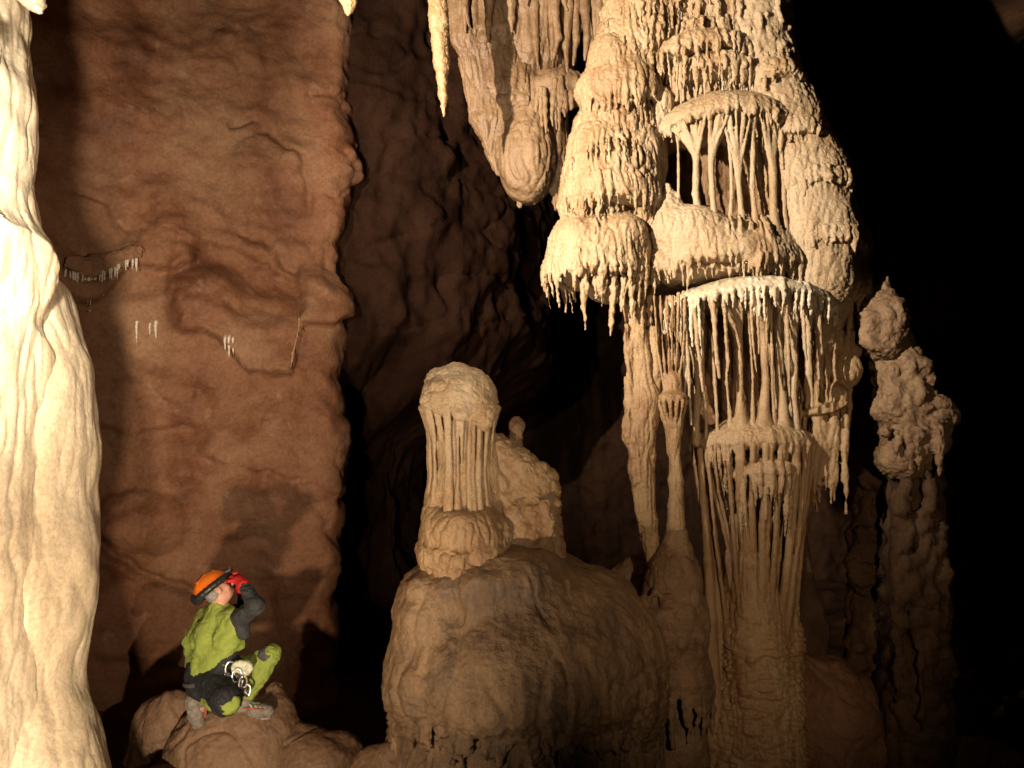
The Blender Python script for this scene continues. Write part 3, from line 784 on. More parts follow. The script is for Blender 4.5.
def stalactite(px, tip, w, Y, label, seed, mat=CALCITE_RIB, group=None):
    rnd = random.Random(seed); top = P(px, -20, Y); s = s_(Y)
    pts = [np.array((top[0], Y, 9.0))] + [P(px + (tip[0] - px) * t, -20 + (tip[1] + 20) * t, Y) for t in (0, .3, .6, .85, 1)]
    rs = [w * 1.9 * s] + [w * s * q for q in (1.0, .92, .72, .42, .14)]
    o = thing('stalactite', label, 'stalactite', (top[0], Y, 9.0), group)
    G = Field(*bounds(pts, w * 2 * s + .05), .010)
    G.path(pts, rs, .04)
    for k in range(3):
        a = rnd.uniform(0, 6.28); G.path([pts[1] + (.6 * w * s * math.cos(a), -.5 * w * s, .2), pts[3] + (.5 * w * s * math.cos(a), -.4 * w * s, 0)], [w * .5 * s, w * .25 * s], .04)
    G.build('stalactite', mat, o, d_knob(.010, 9, .006, 30, seed))
    return o


stalactite(437, (444, 116), 10.5, 6.6, 'long tapering orange stalactite hanging alone left of the tan drapery', 80)
stalactite(350, (348, 15), 10, 6.4, 'stubby stalactite tip at the top edge of the photo, over the red wall', 81)
stalactite(22, (40, 12), 14, 4.4, 'pale stalactite tip hanging beside the bright foreground column', 82, PALE)

# ================================================================== LOW DOME STALAGMITE WITH TOWER
Yd = 6.0; sd = s_(Yd)
dm = thing('stalagmite', 'broad brown dome stalagmite topped by a knobbed ribbed tower, in the middle of the cave', 'stalagmite', P(520, 900, Yd))
G = Field(P(365, 900, Yd) * (1, 0, 1) + (0, 4.7, 0), P(690, 520, Yd) * (1, 0, 1) + (0, 7.1, .1), .016)
G.ell(P(524, 676, Yd), (130 * sd, .98, 116 * sd), .1, 46 * sd); G.ell(P(604, 690, 6.05), (.46, .6, .52), .14)
G.ell(P(430, 612, 5.75), (.28, .4, .36), .12); G.ell(P(420, 672, 5.85), (.25, .5, .42), .12); G.ell(P(612, 660, 6.0), (.38, .6, .55), .14)
G.ell(P(500, 580, 5.75), (.55, .5, .28), .12); G.ell(P(585, 600, 6.05), (.34, .5, .26), .12)
for px, py, r in ((418, 588, .10), (412, 612, .09), (430, 600, .09), (424, 630, .10), (408, 640, .09), (447, 586, .09), (436, 622, .08)): G.ell(P(px, py, 5.42 + .0018 * abs(px - 470)), (r, r, r * .9), .05)
rnd = random.Random(90)
for k in range(60):
    th = R(175 + 190 * (k + rnd.random()) / 60); q = P(522, 702, Yd) + (122 * sd * math.cos(th), .86 * math.sin(th), rnd.uniform(-.03, .04)); finger(G, q, rnd.uniform(.05, .2), rnd.uniform(.018, .032), rnd, .035)
def d_dome(V, N):
    side = sstep(.95, .4, N[:, 2]); low = sstep(1.6, 1.0, V[:, 2])
    return .012 * perlin(V * 7, 95) + .014 * side * (ridged(V * np.array((6, 6, .6)), 2, 91) - 1) + (.004 + .016 * low) * (np.abs(perlin(V * np.array((14, 14, 26)), 92)) * 2 - .4) + .03 * perlin(V * 2.6, 93) + .005 * fbm(V * 40, 2, 94) + .010 * fbm(V * 13, 3, 89) - .02 * side * np.exp(-(perlin(V * np.array((2.6, 2.6, .8)), 88) / .045) ** 2)
G.build('dome', DOME, dm, d_dome)
G = Field(P(372, 960, Yd) * (1, 0, 1) + (0, 4.9, 0), P(700, 540, Yd) * (1, 0, 1) + (0, 7.4, 0), .022)
G.path([P(524, 668, 6.12), P(524, 780, 6.12), P(524, 930, 6.12)], [.94, .98, 1.1], .1); G.path([P(590, 660, 6.15), P(592, 930, 6.15)], [.5, .62], .12); G.path([P(440, 670, 6.0), P(438, 930, 6.0)], [.36, .5], .12)
G.build('foot', DOME, dm, d_ribs(.04, 9, 1, .008, 95))
# tower
G = Field(*bounds([P(405, 620, 5.72), P(505, 480, 5.72)], .1) + np.array([(0, -.45, 0), (0, .45, 0)]), .011)
G.ell(P(466, 548, 5.72), (44 * sd, .36, 48 * sd), .06, 52 * sd); G.ell(P(438, 525, 5.72), (.13, .2, .2), .06); G.ell(P(462, 530, 5.66), (36 * sd, .3, 24 * sd), .05); G.ell(P(476, 590, 5.62), (.2, .26, .26), .1)
for k in range(26):
    th = R(180 + 185 * k / 26); q = P(463, 548, 5.72) + (41 * sd * math.cos(th), .36 * math.sin(th), rnd.uniform(-.02, .02)); finger(G, q, rnd.uniform(.06, .16), .022, rnd, .03)
G.build('shoulder', CALCITE_RIB, dm, lambda V, N: d_ribs(.014, 10, 3, .005, 96)(V, N) + .03 * perlin(V * 4.5, 100))
G = Field(*bounds([P(408, 535, 5.72), P(502, 395, 5.72)], .1) + np.array([(0, -.3, 0), (0, .3, 0)]), .0095)
G.path([P(460, 402, 5.74), P(460, 440, 5.74), P(462, 480, 5.74), P(462, 525, 5.74)], [30 * sd, 25 * sd, 26 * sd, 31 * sd], .05); G.path([P(484, 420, 5.78), P(486, 470, 5.78), P(490, 540, 5.8)], [.07, .10, .16], .08); G.ell(P(436, 505, 5.68), (.09, .12, .12), .06)
for k in range(38):
    th = R(360 * (k + rnd.random() * .8) / 38)
    def rp(py, q): return P(460, py, 5.74) + (q * sd * math.cos(th + .0), q * sd * math.sin(th), 0)
    y1 = rnd.choice((440, 462, 520, 524)); G.path([rp(408, 36), rp(424, 31.5 + rnd.uniform(-1, 1)), rp((425 + y1) / 2, 28.5), rp(y1, 28 if y1 < 500 else 33)], [.026, rnd.uniform(.012, .022), rnd.uniform(.012, .022), .010 if y1 < 500 else .028], .008)
G.build('ribbed_neck', CALCITE, dm, d_fine(.004, 97))
G = Field(*bounds([P(405, 425, 5.72), P(510, 355, 5.72)], .08) + np.array([(0, -.35, 0), (0, .35, 0)]), .0095)
G.ell(P(459, 398, 5.72), (36 * sd, .31, 29 * sd), .05, 22 * sd); G.ell(P(455, 380, 5.72), (25 * sd, .2, 15 * sd), .05); G.ell(P(474, 398, 5.66), (.17, .2, .2), .05)
for px, py, r in ((430, 400, .075), (444, 408, .07), (462, 412, .07), (478, 412, .08), (438, 388, .06), (487, 412, .08), (484, 424, .06), (470, 384, .06)): G.ell(P(px, py, 5.47 + .0035 * abs(px - 460)), r, .05)
def headmat(V, N): return d_knob(.016, 8, .006, 26, 98)(V, N)
G.build('knob', CALCITE, dm, headmat)
# second lower tower with stub
G = Field(*bounds([P(480, 600, 5.95), P(565, 440, 5.95)], .1) + np.array([(0, -.4, 0), (0, .4, 0)]), .012)
G.path([P(524, 580, 5.98), P(523, 530, 5.98), P(520, 485, 5.98)], [44 * sd, 38 * sd, 30 * sd], .06); G.path([P(500, 590, 5.9), P(496, 450, 5.86)], [.24, .13], .06)
for px, py, r in ((497, 450, .09), (505, 458, .13), (520, 468, .14), (538, 480, .13), (549, 484, .09), (548, 505, .11), (545, 535, .12), (500, 500, .14), (515, 515, .14), (532, 500, .12), (546, 473, .05)): G.ell(P(px, py, 5.85 + .0012 * abs(px - 520)), (r, r, r * 1.15), .05)
for k in range(20):
    q = P(500 + 52 * rnd.random(), 505 + rnd.uniform(-5, 20), 5.72); finger(G, q, rnd.uniform(.15, .4), .024, rnd, .03)
G.build('side_tower', CALCITE_RIB, dm, d_knob(.022, 8, .008, 26, 99))
G = Field(*bounds([P(504, 475, 5.95), P(532, 412, 5.95)], .08), .009)
G.path([P(517, 472, 5.95), P(515, 440, 5.95), P(517, 424, 5.95)], [.075, .055, .062], .03); G.ell(P(517, 426, 5.95), (.066, .066, .05), .02)
G.build('stub', BROWNSTAL, dm, d_knob(.012, 10, .005, 30, 101))

# ================================================================== BRIGHT FOREGROUND COLUMN
Yl = 4.5; sl_ = s_(Yl)
lc = thing('flowstone_column', 'glaring pale flowstone column at the left edge of the photo', 'column', P(-20, 1000, Yl))
def edge_path(e, Y, r):
    pts = []
    for y, x in e:
        phi = math.atan((x - 512) / F); c = phi
        for _ in range(6): c = phi - math.asin(r * math.cos(c) / Y)
        pts.append(P(512 + F * math.tan(c) / .9962, y, Y))
    return pts
G = Field(P(-190, 1000, Yl) * (1, 0, 1) + (0, 3.3, 0), P(80, -260, Yl) * (1, 0, 1) + (0, 5.6, 0), .016)
e1 = [(-260, 60), (-60, 32), (0, 34), (60, 36), (100, 41), (150, 36), (200, 39), (270, 46), (330, 42), (400, 44), (470, 46), (540, 50), (620, 46), (700, 44), (800, 56), (1000, 90)]
G.path(edge_path(e1, 4.35, .62), [.62] * len(e1), .1)
rnd = random.Random(110)
for k in range(60):
    y = rnd.uniform(-40, 760); x = rnd.uniform(-40, 24); a = P(x, y, 3.82 + .006 * max(0, x + 10)); L = rnd.uniform(.2, .8); r = rnd.uniform(.03, .06)
    G.path([a, a - (rnd.uniform(-.03, .03), .02, L * .5), a - (0, 0, L)], [r * .8, r, r * .5], .07)
for y, w in ((262, .10), (372, .13), (540, .10), (690, .08)):
    G.ell(P(-25, y, 4.25), (.36, .48, .16 + w), .2)
G.build('front_lobe', PALE, lc, lambda V, N: d_ribs(.010, 6, 1.2, .002, 111)(V, N) + .02 * perlin(V * 4, 114))
G = Field(P(-190, 1000, Yl) * (1, 0, 1) + (0, 3.7, 0), P(135, 215, Yl) * (1, 0, 1) + (0, 6.2, 0), .016)
e2 = [(262, 36), (285, 58), (330, 78), (400, 95), (450, 98), (485, 90), (520, 91), (560, 97), (600, 92), (640, 82), (700, 75), (740, 86), (790, 104), (1000, 160)]
G.path(edge_path(e2, 4.8, .70), [.35, .55] + [.70] * (len(e2) - 2), .1)
G.build('rear_lobe', PALE, lc, lambda V, N: d_ribs(.008, 4, .8, .002, 112)(V, N) + .025 * perlin(V * np.array((2.5, 2.5, 2)), 113))

# ================================================================== DIM STALAGMITES ON THE RIGHT
rs_ = thing('stalagmite', 'knobbly brown stalagmite with a pointed top, half in darkness at the far right', 'stalagmite', P(905, 800, 7.0))
s8 = s_(7.)
rnd = random.Random(130)
G = Field(*bounds([P(840, 380, 7.0), P(930, 265, 7.0)], .1) + np.array([(0, -.3, 0), (0, .3, 0)]), .014)
G.ell(P(881, 322, 7.0), (25 * s8, .27, 32 * s8), .06, 40 * s8); G.path([P(884, 300, 7.0), P(885, 280, 7.0)], [.11, .035], .06)
for k in range(16): G.ell(P(881 + rnd.uniform(-17, 17), 308 + rnd.uniform(0, 44), 6.84), rnd.uniform(.04, .06), .09)
G.build('pointed_cap', BROWNSTAL, rs_, d_knob(.022, 7, .01, 22, 131))
G = Field(*bounds([P(850, 500, 7.0), P(965, 335, 7.0)], .12) + np.array([(0, -.35, 0), (0, .35, 0)]), .014)
G.path([P(890, 340, 7.1), P(905, 420, 7.1), P(908, 462, 7.1)], [.2, .25, .2], .08)
for px, py, r in ((905, 362, .16), (896, 380, .15), (918, 378, .13), (905, 402, .22), (888, 412, .13), (932, 412, .20), (944, 418, .12), (918, 440, .24), (900, 458, .22), (936, 440, .12), (910, 428, .2)): G.ell(P(px, py, 6.95), (r, r, r * .9), .08)
for k in range(30): G.ell(P(908 + rnd.uniform(-24, 28), 362 + rnd.uniform(0, 96), 6.80 + rnd.uniform(0, .08)), rnd.uniform(.03, .06), .08)
for k in range(12):
    q = P(892 + 48 * rnd.random(), 425 + 12 * rnd.random(), 6.70); finger(G, q, rnd.uniform(.15, .4), .03, rnd, .03)
G.build('knobbly_head', BROWNSTAL, rs_, d_knob(.025, 7, .012, 22, 132))
G = Field(*bounds([P(840, 820, 7.0), P(975, 455, 7.0)], .12) + np.array([(0, -.3, 0), (0, .4, 0)]), .02)
G.path([P(915, 470, 7.15), P(915, 600, 7.15), P(915, 800, 7.15)], [.24, .27, .34], .1)
for k in range(26):
    x = 890 + 52 * rnd.random(); q = P(x, 470 + rnd.uniform(0, 130), 6.82 + .002 * abs(x - 915)); finger(G, q, rnd.uniform(.5, 1.4), rnd.uniform(.04, .07), rnd, .05)
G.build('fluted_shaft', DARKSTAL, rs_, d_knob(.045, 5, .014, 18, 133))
rk = thing('stalagmite', 'rough narrow stalagmite in shadow, between the great column and the knobbly brown one', 'stalagmite', P(868, 780, 7.7))
G = Field(*bounds([P(842, 790, 7.7), P(900, 455, 7.7)], .15) + np.array([(0, -.15, 0), (0, .2, 0)]), .016)
G.path([P(872, 480, 7.7), P(866, 540, 7.7), P(868, 610, 7.7), P(868, 780, 7.7)], [.13, .17, .2, .28], .06)
for k in range(34): G.ell(P(868 + rnd.uniform(-18, 20), 475 + rnd.uniform(0, 190), 7.56), rnd.uniform(.06, .12), .05)
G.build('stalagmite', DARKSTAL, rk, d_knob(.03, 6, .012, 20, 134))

# ================================================================== BOULDERS
def boulder(label, lumps, Y, seed, h=.016, carve=(), mat=BOULDER, k=.1, knob=.02):
    pts = [P(x, y, Y) for x, y, *_ in lumps]; s = s_(Y)
    mr = max(max(l[2], l[3]) for l in lumps) * s
    o = thing('boulder', label, 'boulder', (pts[0][0], Y, min(p[2] for p in pts) - .2))
    G = Field(*bounds(pts, mr + .12), h)
    for x, y, rx, rz, dy in lumps: G.ell(P(x, y, Y + dy), (rx * s, rx * s * .85, rz * s), k)
    for x, y, rx, rz, dy in carve: G.carve(P(x, y, Y + dy), (rx * s, rx * s, rz * s), .05)
    G.build('boulder', mat, o, lambda V, N: d_knob(knob, 3.2, .005, 20, seed)(V, N) + .010 * perlin(V * 7, seed) + .008 * fbm(V * 12, 3, seed + 1) - .02 * np.exp(-(perlin(V * 2.2, seed + 2) / .04) ** 2))
    return o
boulder('smooth muddy boulder with a rounded hump, under the crouching person', [(228, 790, 66, 88, .1), (250, 770, 50, 66, .05), (205, 770, 40, 58, .15), (274, 700, 13, 18, .25), (276, 740, 26, 40, .15)], 6.15, 140)
boulder('split rounded boulder on the left, behind the boots of the crouching person', [(160, 745, 30, 48, .1), (172, 728, 26, 36, .0), (150, 780, 26, 50, .1)], 6.5, 141)
boulder('low lumpy rocks to the right of the person, ahead of the dark recess', [(318, 770, 40, 36, .0), (343, 762, 24, 26, .1), (300, 760, 26, 34, .1)], 6.1, 142)
boulder('small rounded rock touching the left foot of the dome stalagmite', [(374, 775, 26, 24, .0), (392, 770, 20, 24, -.1)], 5.9, 143)
boulder('big reddish boulder with a dark hollow, at the foot of the great column', [(825, 750, 66, 90, .0), (790, 720, 44, 66, -.1), (860, 760, 50, 80, .1), (880, 790, 40, 60, .1)], 7.5, 144, .02, [(838, 684, 12, 15, -.62), (800, 704, 14, 10, -.66)], rock_mat('red_boulder', [(.12, .055, .03), (.19, .095, .05), (.25, .14, .08)], 1.6, (.5, .8), .01, 30, .9, .3), .12, .03)
boulder('low rock in the dark at the bottom right corner', [(985, 775, 44, 34, 0), (950, 785, 34, 30, .1)], 7.3, 145)

# ================================================================== SMALL STALACTITES ON THE RED WALL
from mathutils.bvhtree import BVHTree
BVH = BVHTree.FromPolygons([tuple(v) for v in WALL[0].tolist()], [tuple(q) for q in WALL[1].tolist()])


def on_wall(px, py, out=.0):
    q = Vector([float(v) for v in P(px, py, 8)]); o = Vector((0, 0, CZ)); hit = BVH.ray_cast(o, (q - o).normalized())[0]
    return P(px, py, (hit.y if hit else 8.) - out)
rnd = random.Random(150)
WHITE = rock_mat('white_calcite', [(.45, .38, .29), (.58, .50, .40), (.66, .60, .50)], 4, (.4, .6), .004, 60, .4, .4)


def wall_drips(spec, label, group, seed):
    rnd = random.Random(seed)
    for px, y0, y1, r in spec:
        a = on_wall(px, y0, .0); Y = a[1]; b = P(px + rnd.uniform(-1, 1), y1, Y); s = s_(Y)
        o = tag(thing('stalactite', label, 'stalactite', a, group), label, 'stalactite', group)
        G = Field(*bounds([a + (0, .08, .06), b], .1), .009)
        G.path([a + (0, .03, .05), a], [r * s * .9, r * s], .02); finger(G, a, a[2] - b[2], r * s, rnd, .015, segs=4, tip=.4)
        G.build('stalactite', WHITE, o)


led = thing('flowstone_ledge', 'small ledge on the red wall fringed with a comb of thin white stalactites', 'flowstone', on_wall(100, 275))
lp = [on_wall(x, y, .06) for x, y in ((66, 266), (78, 270), (88, 272), (98, 268), (108, 268), (118, 264), (128, 258), (140, 256))]
G = Field(*bounds(lp, .16), .011); G.path(lp, [.03, .05, .06, .06, .055, .05, .04, .025], .05); G.path([p + (0, .02, .07) for p in lp], [.03, .06, .08, .08, .07, .06, .05, .03], .06)
G.build('ledge', CLAY, led, d_knob(.03, 6, .01, 22, 156))
for i_ in range(22):
    t = (i_ + rnd.random()) / 22; k = t * (len(lp) - 1); n_ = min(int(k), len(lp) - 2); a = lp[n_] + (lp[n_ + 1] - lp[n_]) * (k - n_) + (0, -.035 - .02 * rnd.random(), -.04)
    L = (.14 + .34 * math.exp(-((t - .38) / .2) ** 2)) * rnd.uniform(.5, 1.15); r = rnd.uniform(.009, .018)
    G = Field(a - (.06, .06, L + .05), a + (.06, .06, .06), .009); finger(G, a, L, r, rnd, .012, segs=4, tip=.2); G.build('stalactite', WHITE, led)
for n_, sp_ in (('leftmost', (225, 338, 350, 1.2)), ('middle and longest', (229, 338, 357, 1.4)), ('rightmost', (233, 339, 354, 1.1))): wall_drips([sp_], n_ + ' of the three tiny white stalactites in the middle of the red wall', 'trio of tiny stalactites', 152)
for n_, sp_ in (('left and longest', (137, 322, 342, 1.3)), ('middle and thinnest', (150, 324, 336, 1.0)), ('right and thickest', (156, 322, 338, 1.6))): wall_drips([sp_], n_ + ' of three short cream stalactites below the white comb', 'short cream stalactites', 153)
# white runnel down the wall
pts = [on_wall(x, y, .004) for x, y in ((298, 312), (299, 319), (299, 327), (297, 336), (295, 345), (293, 353), (292, 360), (290, 371))]
o = thing('flowstone_runnel', 'thin white calcite runnel down the edge of a jutting block on the red wall', 'flowstone', pts[-1])
G = Field(*bounds(pts, .08), .009); G.path(pts, [.006, .010, .007, .010, .007, .011, .009, .005], .01); G.build('flowstone_runnel', CALCITE_RIB, o, d_fine(.004, 154))

# ================================================================== THE CAVER
YP = 6.1; sp = s_(YP)
def Q(px, py, Y=YP): return P(px, py, Y)
base = Q(222, 726, 6.0)
hip = Q(212, 682, 6.10); hipR = Q(214, 684, 5.97); hipL = Q(216, 682, 6.2)
kneeR = Q(229, 704, 5.68); ankR = Q(203, 697, 6.00); toeR = Q(198, 722, 6.03)
kneeL = Q(271, 655, 6.14); ankL = Q(243, 703, 6.10); toeL = Q(266, 711, 6.06)
chest = Q(215, 636, 6.10); neck = Q(219, 608, 6.10); head = Q(218, 590, 6.09)
shR = Q(237, 621, 5.96); shL = Q(206, 619, 6.23); elR = Q(256, 606, 5.76); wrR = Q(241, 581, 5.92)
elL = Q(247, 611, 6.40); wrL = Q(241, 585, 6.26)
SKIN = plain('skin', (.52, .27, .19), .5, 0, .12, 12, .001)
GREEN = plain('green_fabric', (.235, .305, .055), .85, 0, .10, 14, .004)
DARK = plain('charcoal_fabric', (.028, .03, .034), .85, 0, .3, 16, .005)
NAVY = plain('black_fabric', (.014, .015, .02), .8, 0, .3, 14, .005)
KNEE = plain('grey_kneepad', (.06, .06, .06), .75, 0, .25, 20, .003)
ORANGE = plain('orange_plastic', (.72, .17, .015), .35, 0, .15, 8, .0005)
BLACKP = plain('black_plastic', (.02, .02, .022), .4, 0, .3, 10, .0008)
REDG = plain('red_glove', (.50, .018, .02), .7, 0, .2, 25, .002)
BOOT = plain('grey_boot', (.19, .17, .145), .75, 0, .35, 30, .003)
SOLE = plain('boot_sole', (.30, .26, .21), .8, 0, .35, 40, .003)
STRIPE = plain('red_trim', (.34, .10, .06), .7, 0, .25, 30, .001)
SILVER = plain('aluminium', (.62, .62, .62), .3, 1., .15, 20, .0005)
WEB = plain('pale_webbing', (.50, .52, .40), .8, 0, .25, 40, .002)
HAIR = plain('grey_hair', (.24, .22, .20), .8, 0, .3, 60, .004)
GLOW = bpy.data.materials.new('lamp_glow'); GLOW.use_nodes = True
_b = GLOW.node_tree.nodes['Principled BSDF']; _b.inputs['Base Color'].default_value = (.9, .9, .85, 1); _b.inputs['Emission Color'].default_value = (1, .97, .9, 1); _b.inputs['Emission Strength'].default_value = 1.5

lo, hi = Q(158, 745, 6.4) * (1, 0, 1) + (0, 5.45, 0), Q(296, 548, 5.7) * (1, 0, 1) + (0, 6.65, .35)
def grid(h=.0085): return Field(lo, hi, h)
lerp = lambda a, b, t: a + (b - a) * t
# the body: one continuous surface
G = grid()
fwd = np.array((.64, .56, .56)); fwd /= np.linalg.norm(fwd); upv = np.array((-.62, 0, .78)); upv -= fwd * (upv @ fwd); upv /= np.linalg.norm(upv); side = np.cross(fwd, upv)
HR = (fwd, side, upv)
def hd(f, s, u): return head + fwd * f + side * s + upv * u
lampc = hd(.135, -.01, .075)
G.path([hip, lerp(hip, chest, .5), chest, neck], [.13, .12, .14, .065], .05); G.path([shL, lerp(shL, shR, .5), shR], [.07, .085, .07], .05)
G.path([neck, hd(-.015, 0, -.06)], [.055, .055], .03)
G.ell(hd(-.01, 0, .02), (.098, .077, .105), .02, None, 0., HR)
G.ell(hd(.030, 0, -.055), (.060, .055, .058), .03, None, 0., HR)           # jaw
G.path([hd(.085, 0, .012), hd(.108, 0, -.026), hd(.092, 0, -.034)], [.012, .017, .013], .012)   # nose
G.path([hd(.082, -.012, -.064), hd(.084, .012, -.064)], [.010, .010], .008); G.path([hd(.080, -.012, -.078), hd(.080, .012, -.078)], [.010, .010], .008)   # lips
G.path([hd(.07, -.045, .022), hd(.083, 0, .02), hd(.07, .045, .022)], [.012, .012, .012], .012)      # brow
for sg in (-1, 1):
    G.ell(hd(.070, sg * .033, .002), .013, .003); G.ell(hd(-.012, sg * .079, -.012), (.022, .012, .034), .008, None, 0., HR); G.ell(hd(.055, sg * .042, -.03), .024, .02)
for a, b, c in ((shR, elR, wrR), (shL, elL, wrL)): G.path([a, b, c], [.052, .040, .027], .02)
for a, b, c in ((hipR, kneeR, ankR), (hipL, kneeL, ankL)): G.path([a, lerp(a, b, .5), b, lerp(b, c, .35), c], [.085, .075, .055, .056, .038], .03)
G.path([ankR, toeR], [.04, .03], .02); G.path([ankL, toeL], [.04, .03], .02)
# left hand resting past the raised knee
def hand(G, w, d, n, t, sc=1., curl=.35, fat=1.):
    """palm, four unequal bent fingers and a thumb from the palm's side; d along the hand, n out of the back, t across towards the thumb"""
    d, n, t = (np.asarray(v, float) / np.linalg.norm(v) for v in (d, n, t))
    for q in (-.03, -.01, .01, .03): G.path([w + t * q * .5 * sc, w + (d * .085 + t * q) * sc], [.017 * sc * fat, .015 * sc * fat], .012)
    for q, L in ((.031, .068), (.0105, .078), (-.0105, .072), (-.031, .058)):
        p = w + (d * .088 + t * q) * sc; pts = [p]; a = curl * .5
        for i, f in enumerate((.45, .32, .23)):
            a += curl; p = p + (d * math.cos(a) - n * math.sin(a)) * L * f * sc; pts.append(p)
        G.path(pts, [.0105 * fat * sc, .0098 * fat * sc, .009 * fat * sc, .0075 * fat * sc], .004)
    p = w + (d * .03 + t * .032) * sc
    G.path([p, p + (d * .028 + t * .028 - n * .01) * sc, p + (d * .058 + t * .034 - n * .026) * sc], [.014 * sc, .011 * sc, .0085 * sc], .008)
hand(G, wrL, lampc - wrL + upv * .05, (.6, .6, .4), (-.5, -.2, -.7))
V, Qd = G.nets()
me = make_mesh('person', V - base, Qd); me.materials.append(SKIN)
man = bpy.data.objects.new('person', me); COL.objects.link(man); man.location = Vector([float(v) for v in base]); man['_o'] = [float(v) for v in base]
tag(man, 'person in green caving suit and orange helmet crouching on a boulder, red glove at headlamp', 'person')

def folds(a, f, seed):
    return lambda V, N: a * (np.abs(perlin(V * np.array((f, f, f * 1.3)) + 3 * np.stack([perlin(V * f * .4, seed + 1)] * 3, 1) * .4, seed)) * 2 - .6) + a * .5 * perlin(V * f * 2.2, seed + 4) - .005 * np.exp(-(perlin(V * np.array((13, 13, 17)), seed + 6) / .10) ** 2)
# jacket
G = grid(.008)
bl_, br_ = Q(192, 672, 6.15), Q(224, 668, 6.02)
G.path([lerp(bl_, br_, .5), lerp(hip, chest, .55), chest, Q(219, 618, 6.1)], [.150, .150, .160, .11], .06)
G.path([Q(199, 668, 6.16), Q(200, 640, 6.2), Q(210, 617, 6.22)], [.11, .115, .08], .05); G.path([Q(216, 664, 6.0), Q(228, 640, 5.98), Q(234, 622, 5.98)], [.095, .105, .082], .05)
G.path([shL, lerp(shL, shR, .5) + (0, 0, .015), shR], [.088, .10, .085], .05)
G.path([Q(238, 632, 6.0), Q(241, 645, 6.02)], [.05, .03], .04)
G.path([lerp(shL, shR, .5), Q(219, 606, 6.1)], [.10, .078], .03)
G.carve(Q(221, 600, 6.1), (.062, .062, .055), .015)
G.plane(Q(206, 672, 6.1), (-.12, 0, -1))
G.build('jacket', GREEN, man, folds(.014, 7, 160))
G = grid(.008)
G.path([lerp(shR, elR, .18), elR, lerp(elR, wrR, .8)], [.074, .062, .044], .03); G.path([Q(240, 622, 5.94), Q(244, 634, 5.93)], [.06, .05], .03)
G.build('sleeve', DARK, man, folds(.008, 12, 161))
G = grid(.009); G.path([lerp(shL, elL, .1), elL, lerp(elL, wrL, .9)], [.074, .062, .042], .03); G.build('sleeve', DARK, man, folds(.008, 12, 162))
# trousers: green with a black seat
G = grid(.008)
G.path([hipL, lerp(hipL, kneeL, .5), kneeL], [.098, .088, .072], .04); G.path([kneeL, lerp(kneeL, ankL, .4), lerp(kneeL, ankL, .93)], [.07, .072, .058], .04)
G.path([lerp(hipR, kneeR, .55), kneeR, lerp(kneeR, ankR, .5), ankR], [.09, .07, .07, .055], .04)
G.build('trousers', GREEN, man, folds(.009, 10, 163))
G = grid(.008)
G.ell(Q(208, 684, 6.08), (.155, .19, .13), .05); G.path([hipR, lerp(hipR, kneeR, .8), kneeR + (-.03, .0, .035)], [.125, .105, .085], .05); G.path([Q(205, 672, 6.1), Q(226, 668, 6.06)], [.15, .13], .05); G.path([hipL, lerp(hipL, kneeL, .22)], [.115, .10], .04)
G.path([Q(222, 666, 5.96), Q(236, 640, 5.99)], [.07, .05], .04)
G.build('seat_panel', NAVY, man, folds(.008, 9, 164))
G = grid(.008); G.ell(lerp(kneeL, Q(262, 660, 6.14), .3) + (0.0, 0, .012), (.086, .086, .07), .02); G.plane(Q(262, 664, 6.14), (-.55, 0, -.6)); G.build('knee_pad', KNEE, man, folds(.003, 14, 165))
# boots
def boot(ank, toe, heel, mat_seed):
    G = grid(.0075)
    G.path([ank + (ank - heel) * .3, ank, heel], [.062, .064, .058], .03); G.path([heel, lerp(heel, toe, .6), toe + (toe - heel) * .05], [.054, .060, .050], .03)
    b = G.build('boot', BOOT, man, folds(.003, 22, mat_seed))
    return b
def child(G, name, mat, par, disp=None):
    return G.build(name, mat, par, disp)
bL = boot(ankL, toeL, Q(238, 710, 6.1), 166); bL['_o'] = man['_o']
G = grid(.0075); G.path([Q(235, 717, 6.1), Q(252, 718.5, 6.08), Q(268, 716, 6.06)], [.028, .036, .026], .01); G.path([Q(235, 717, 6.14), Q(252, 718.5, 6.12), Q(268, 716, 6.1)], [.028, .036, .026], .01); child(G, 'sole', SOLE, bL, folds(.003, 30, 1))
G = grid(.0075); G.path([Q(241, 708, 6.045), Q(250, 708, 6.02), Q(262, 709.5, 6.01)], [.008, .009, .008], .004); child(G, 'trim', STRIPE, bL)
G = grid(.0075)
for x in (250, 255, 260): G.path([Q(x, 704.5 + (x - 250) * .25, 6.035), Q(x + 2, 707.5 + (x - 250) * .2, 6.02)], [.008, .008], .002)
child(G, 'laces', WEB, bL)
bR = boot(ankR, toeR, Q(193, 701, 6.0), 167)
G = grid(.0075); G.path([Q(190, 701, 5.985), Q(193, 712, 6.0), Q(196, 725, 6.02)], [.030, .038, .030], .01); child(G, 'sole', SOLE, bR, folds(.003, 30, 2))
G = grid(.0075); G.path([Q(205, 700, 5.945), Q(206, 709, 5.965), Q(205, 717, 5.985)], [.010, .012, .010], .004); child(G, 'trim', STRIPE, bR)
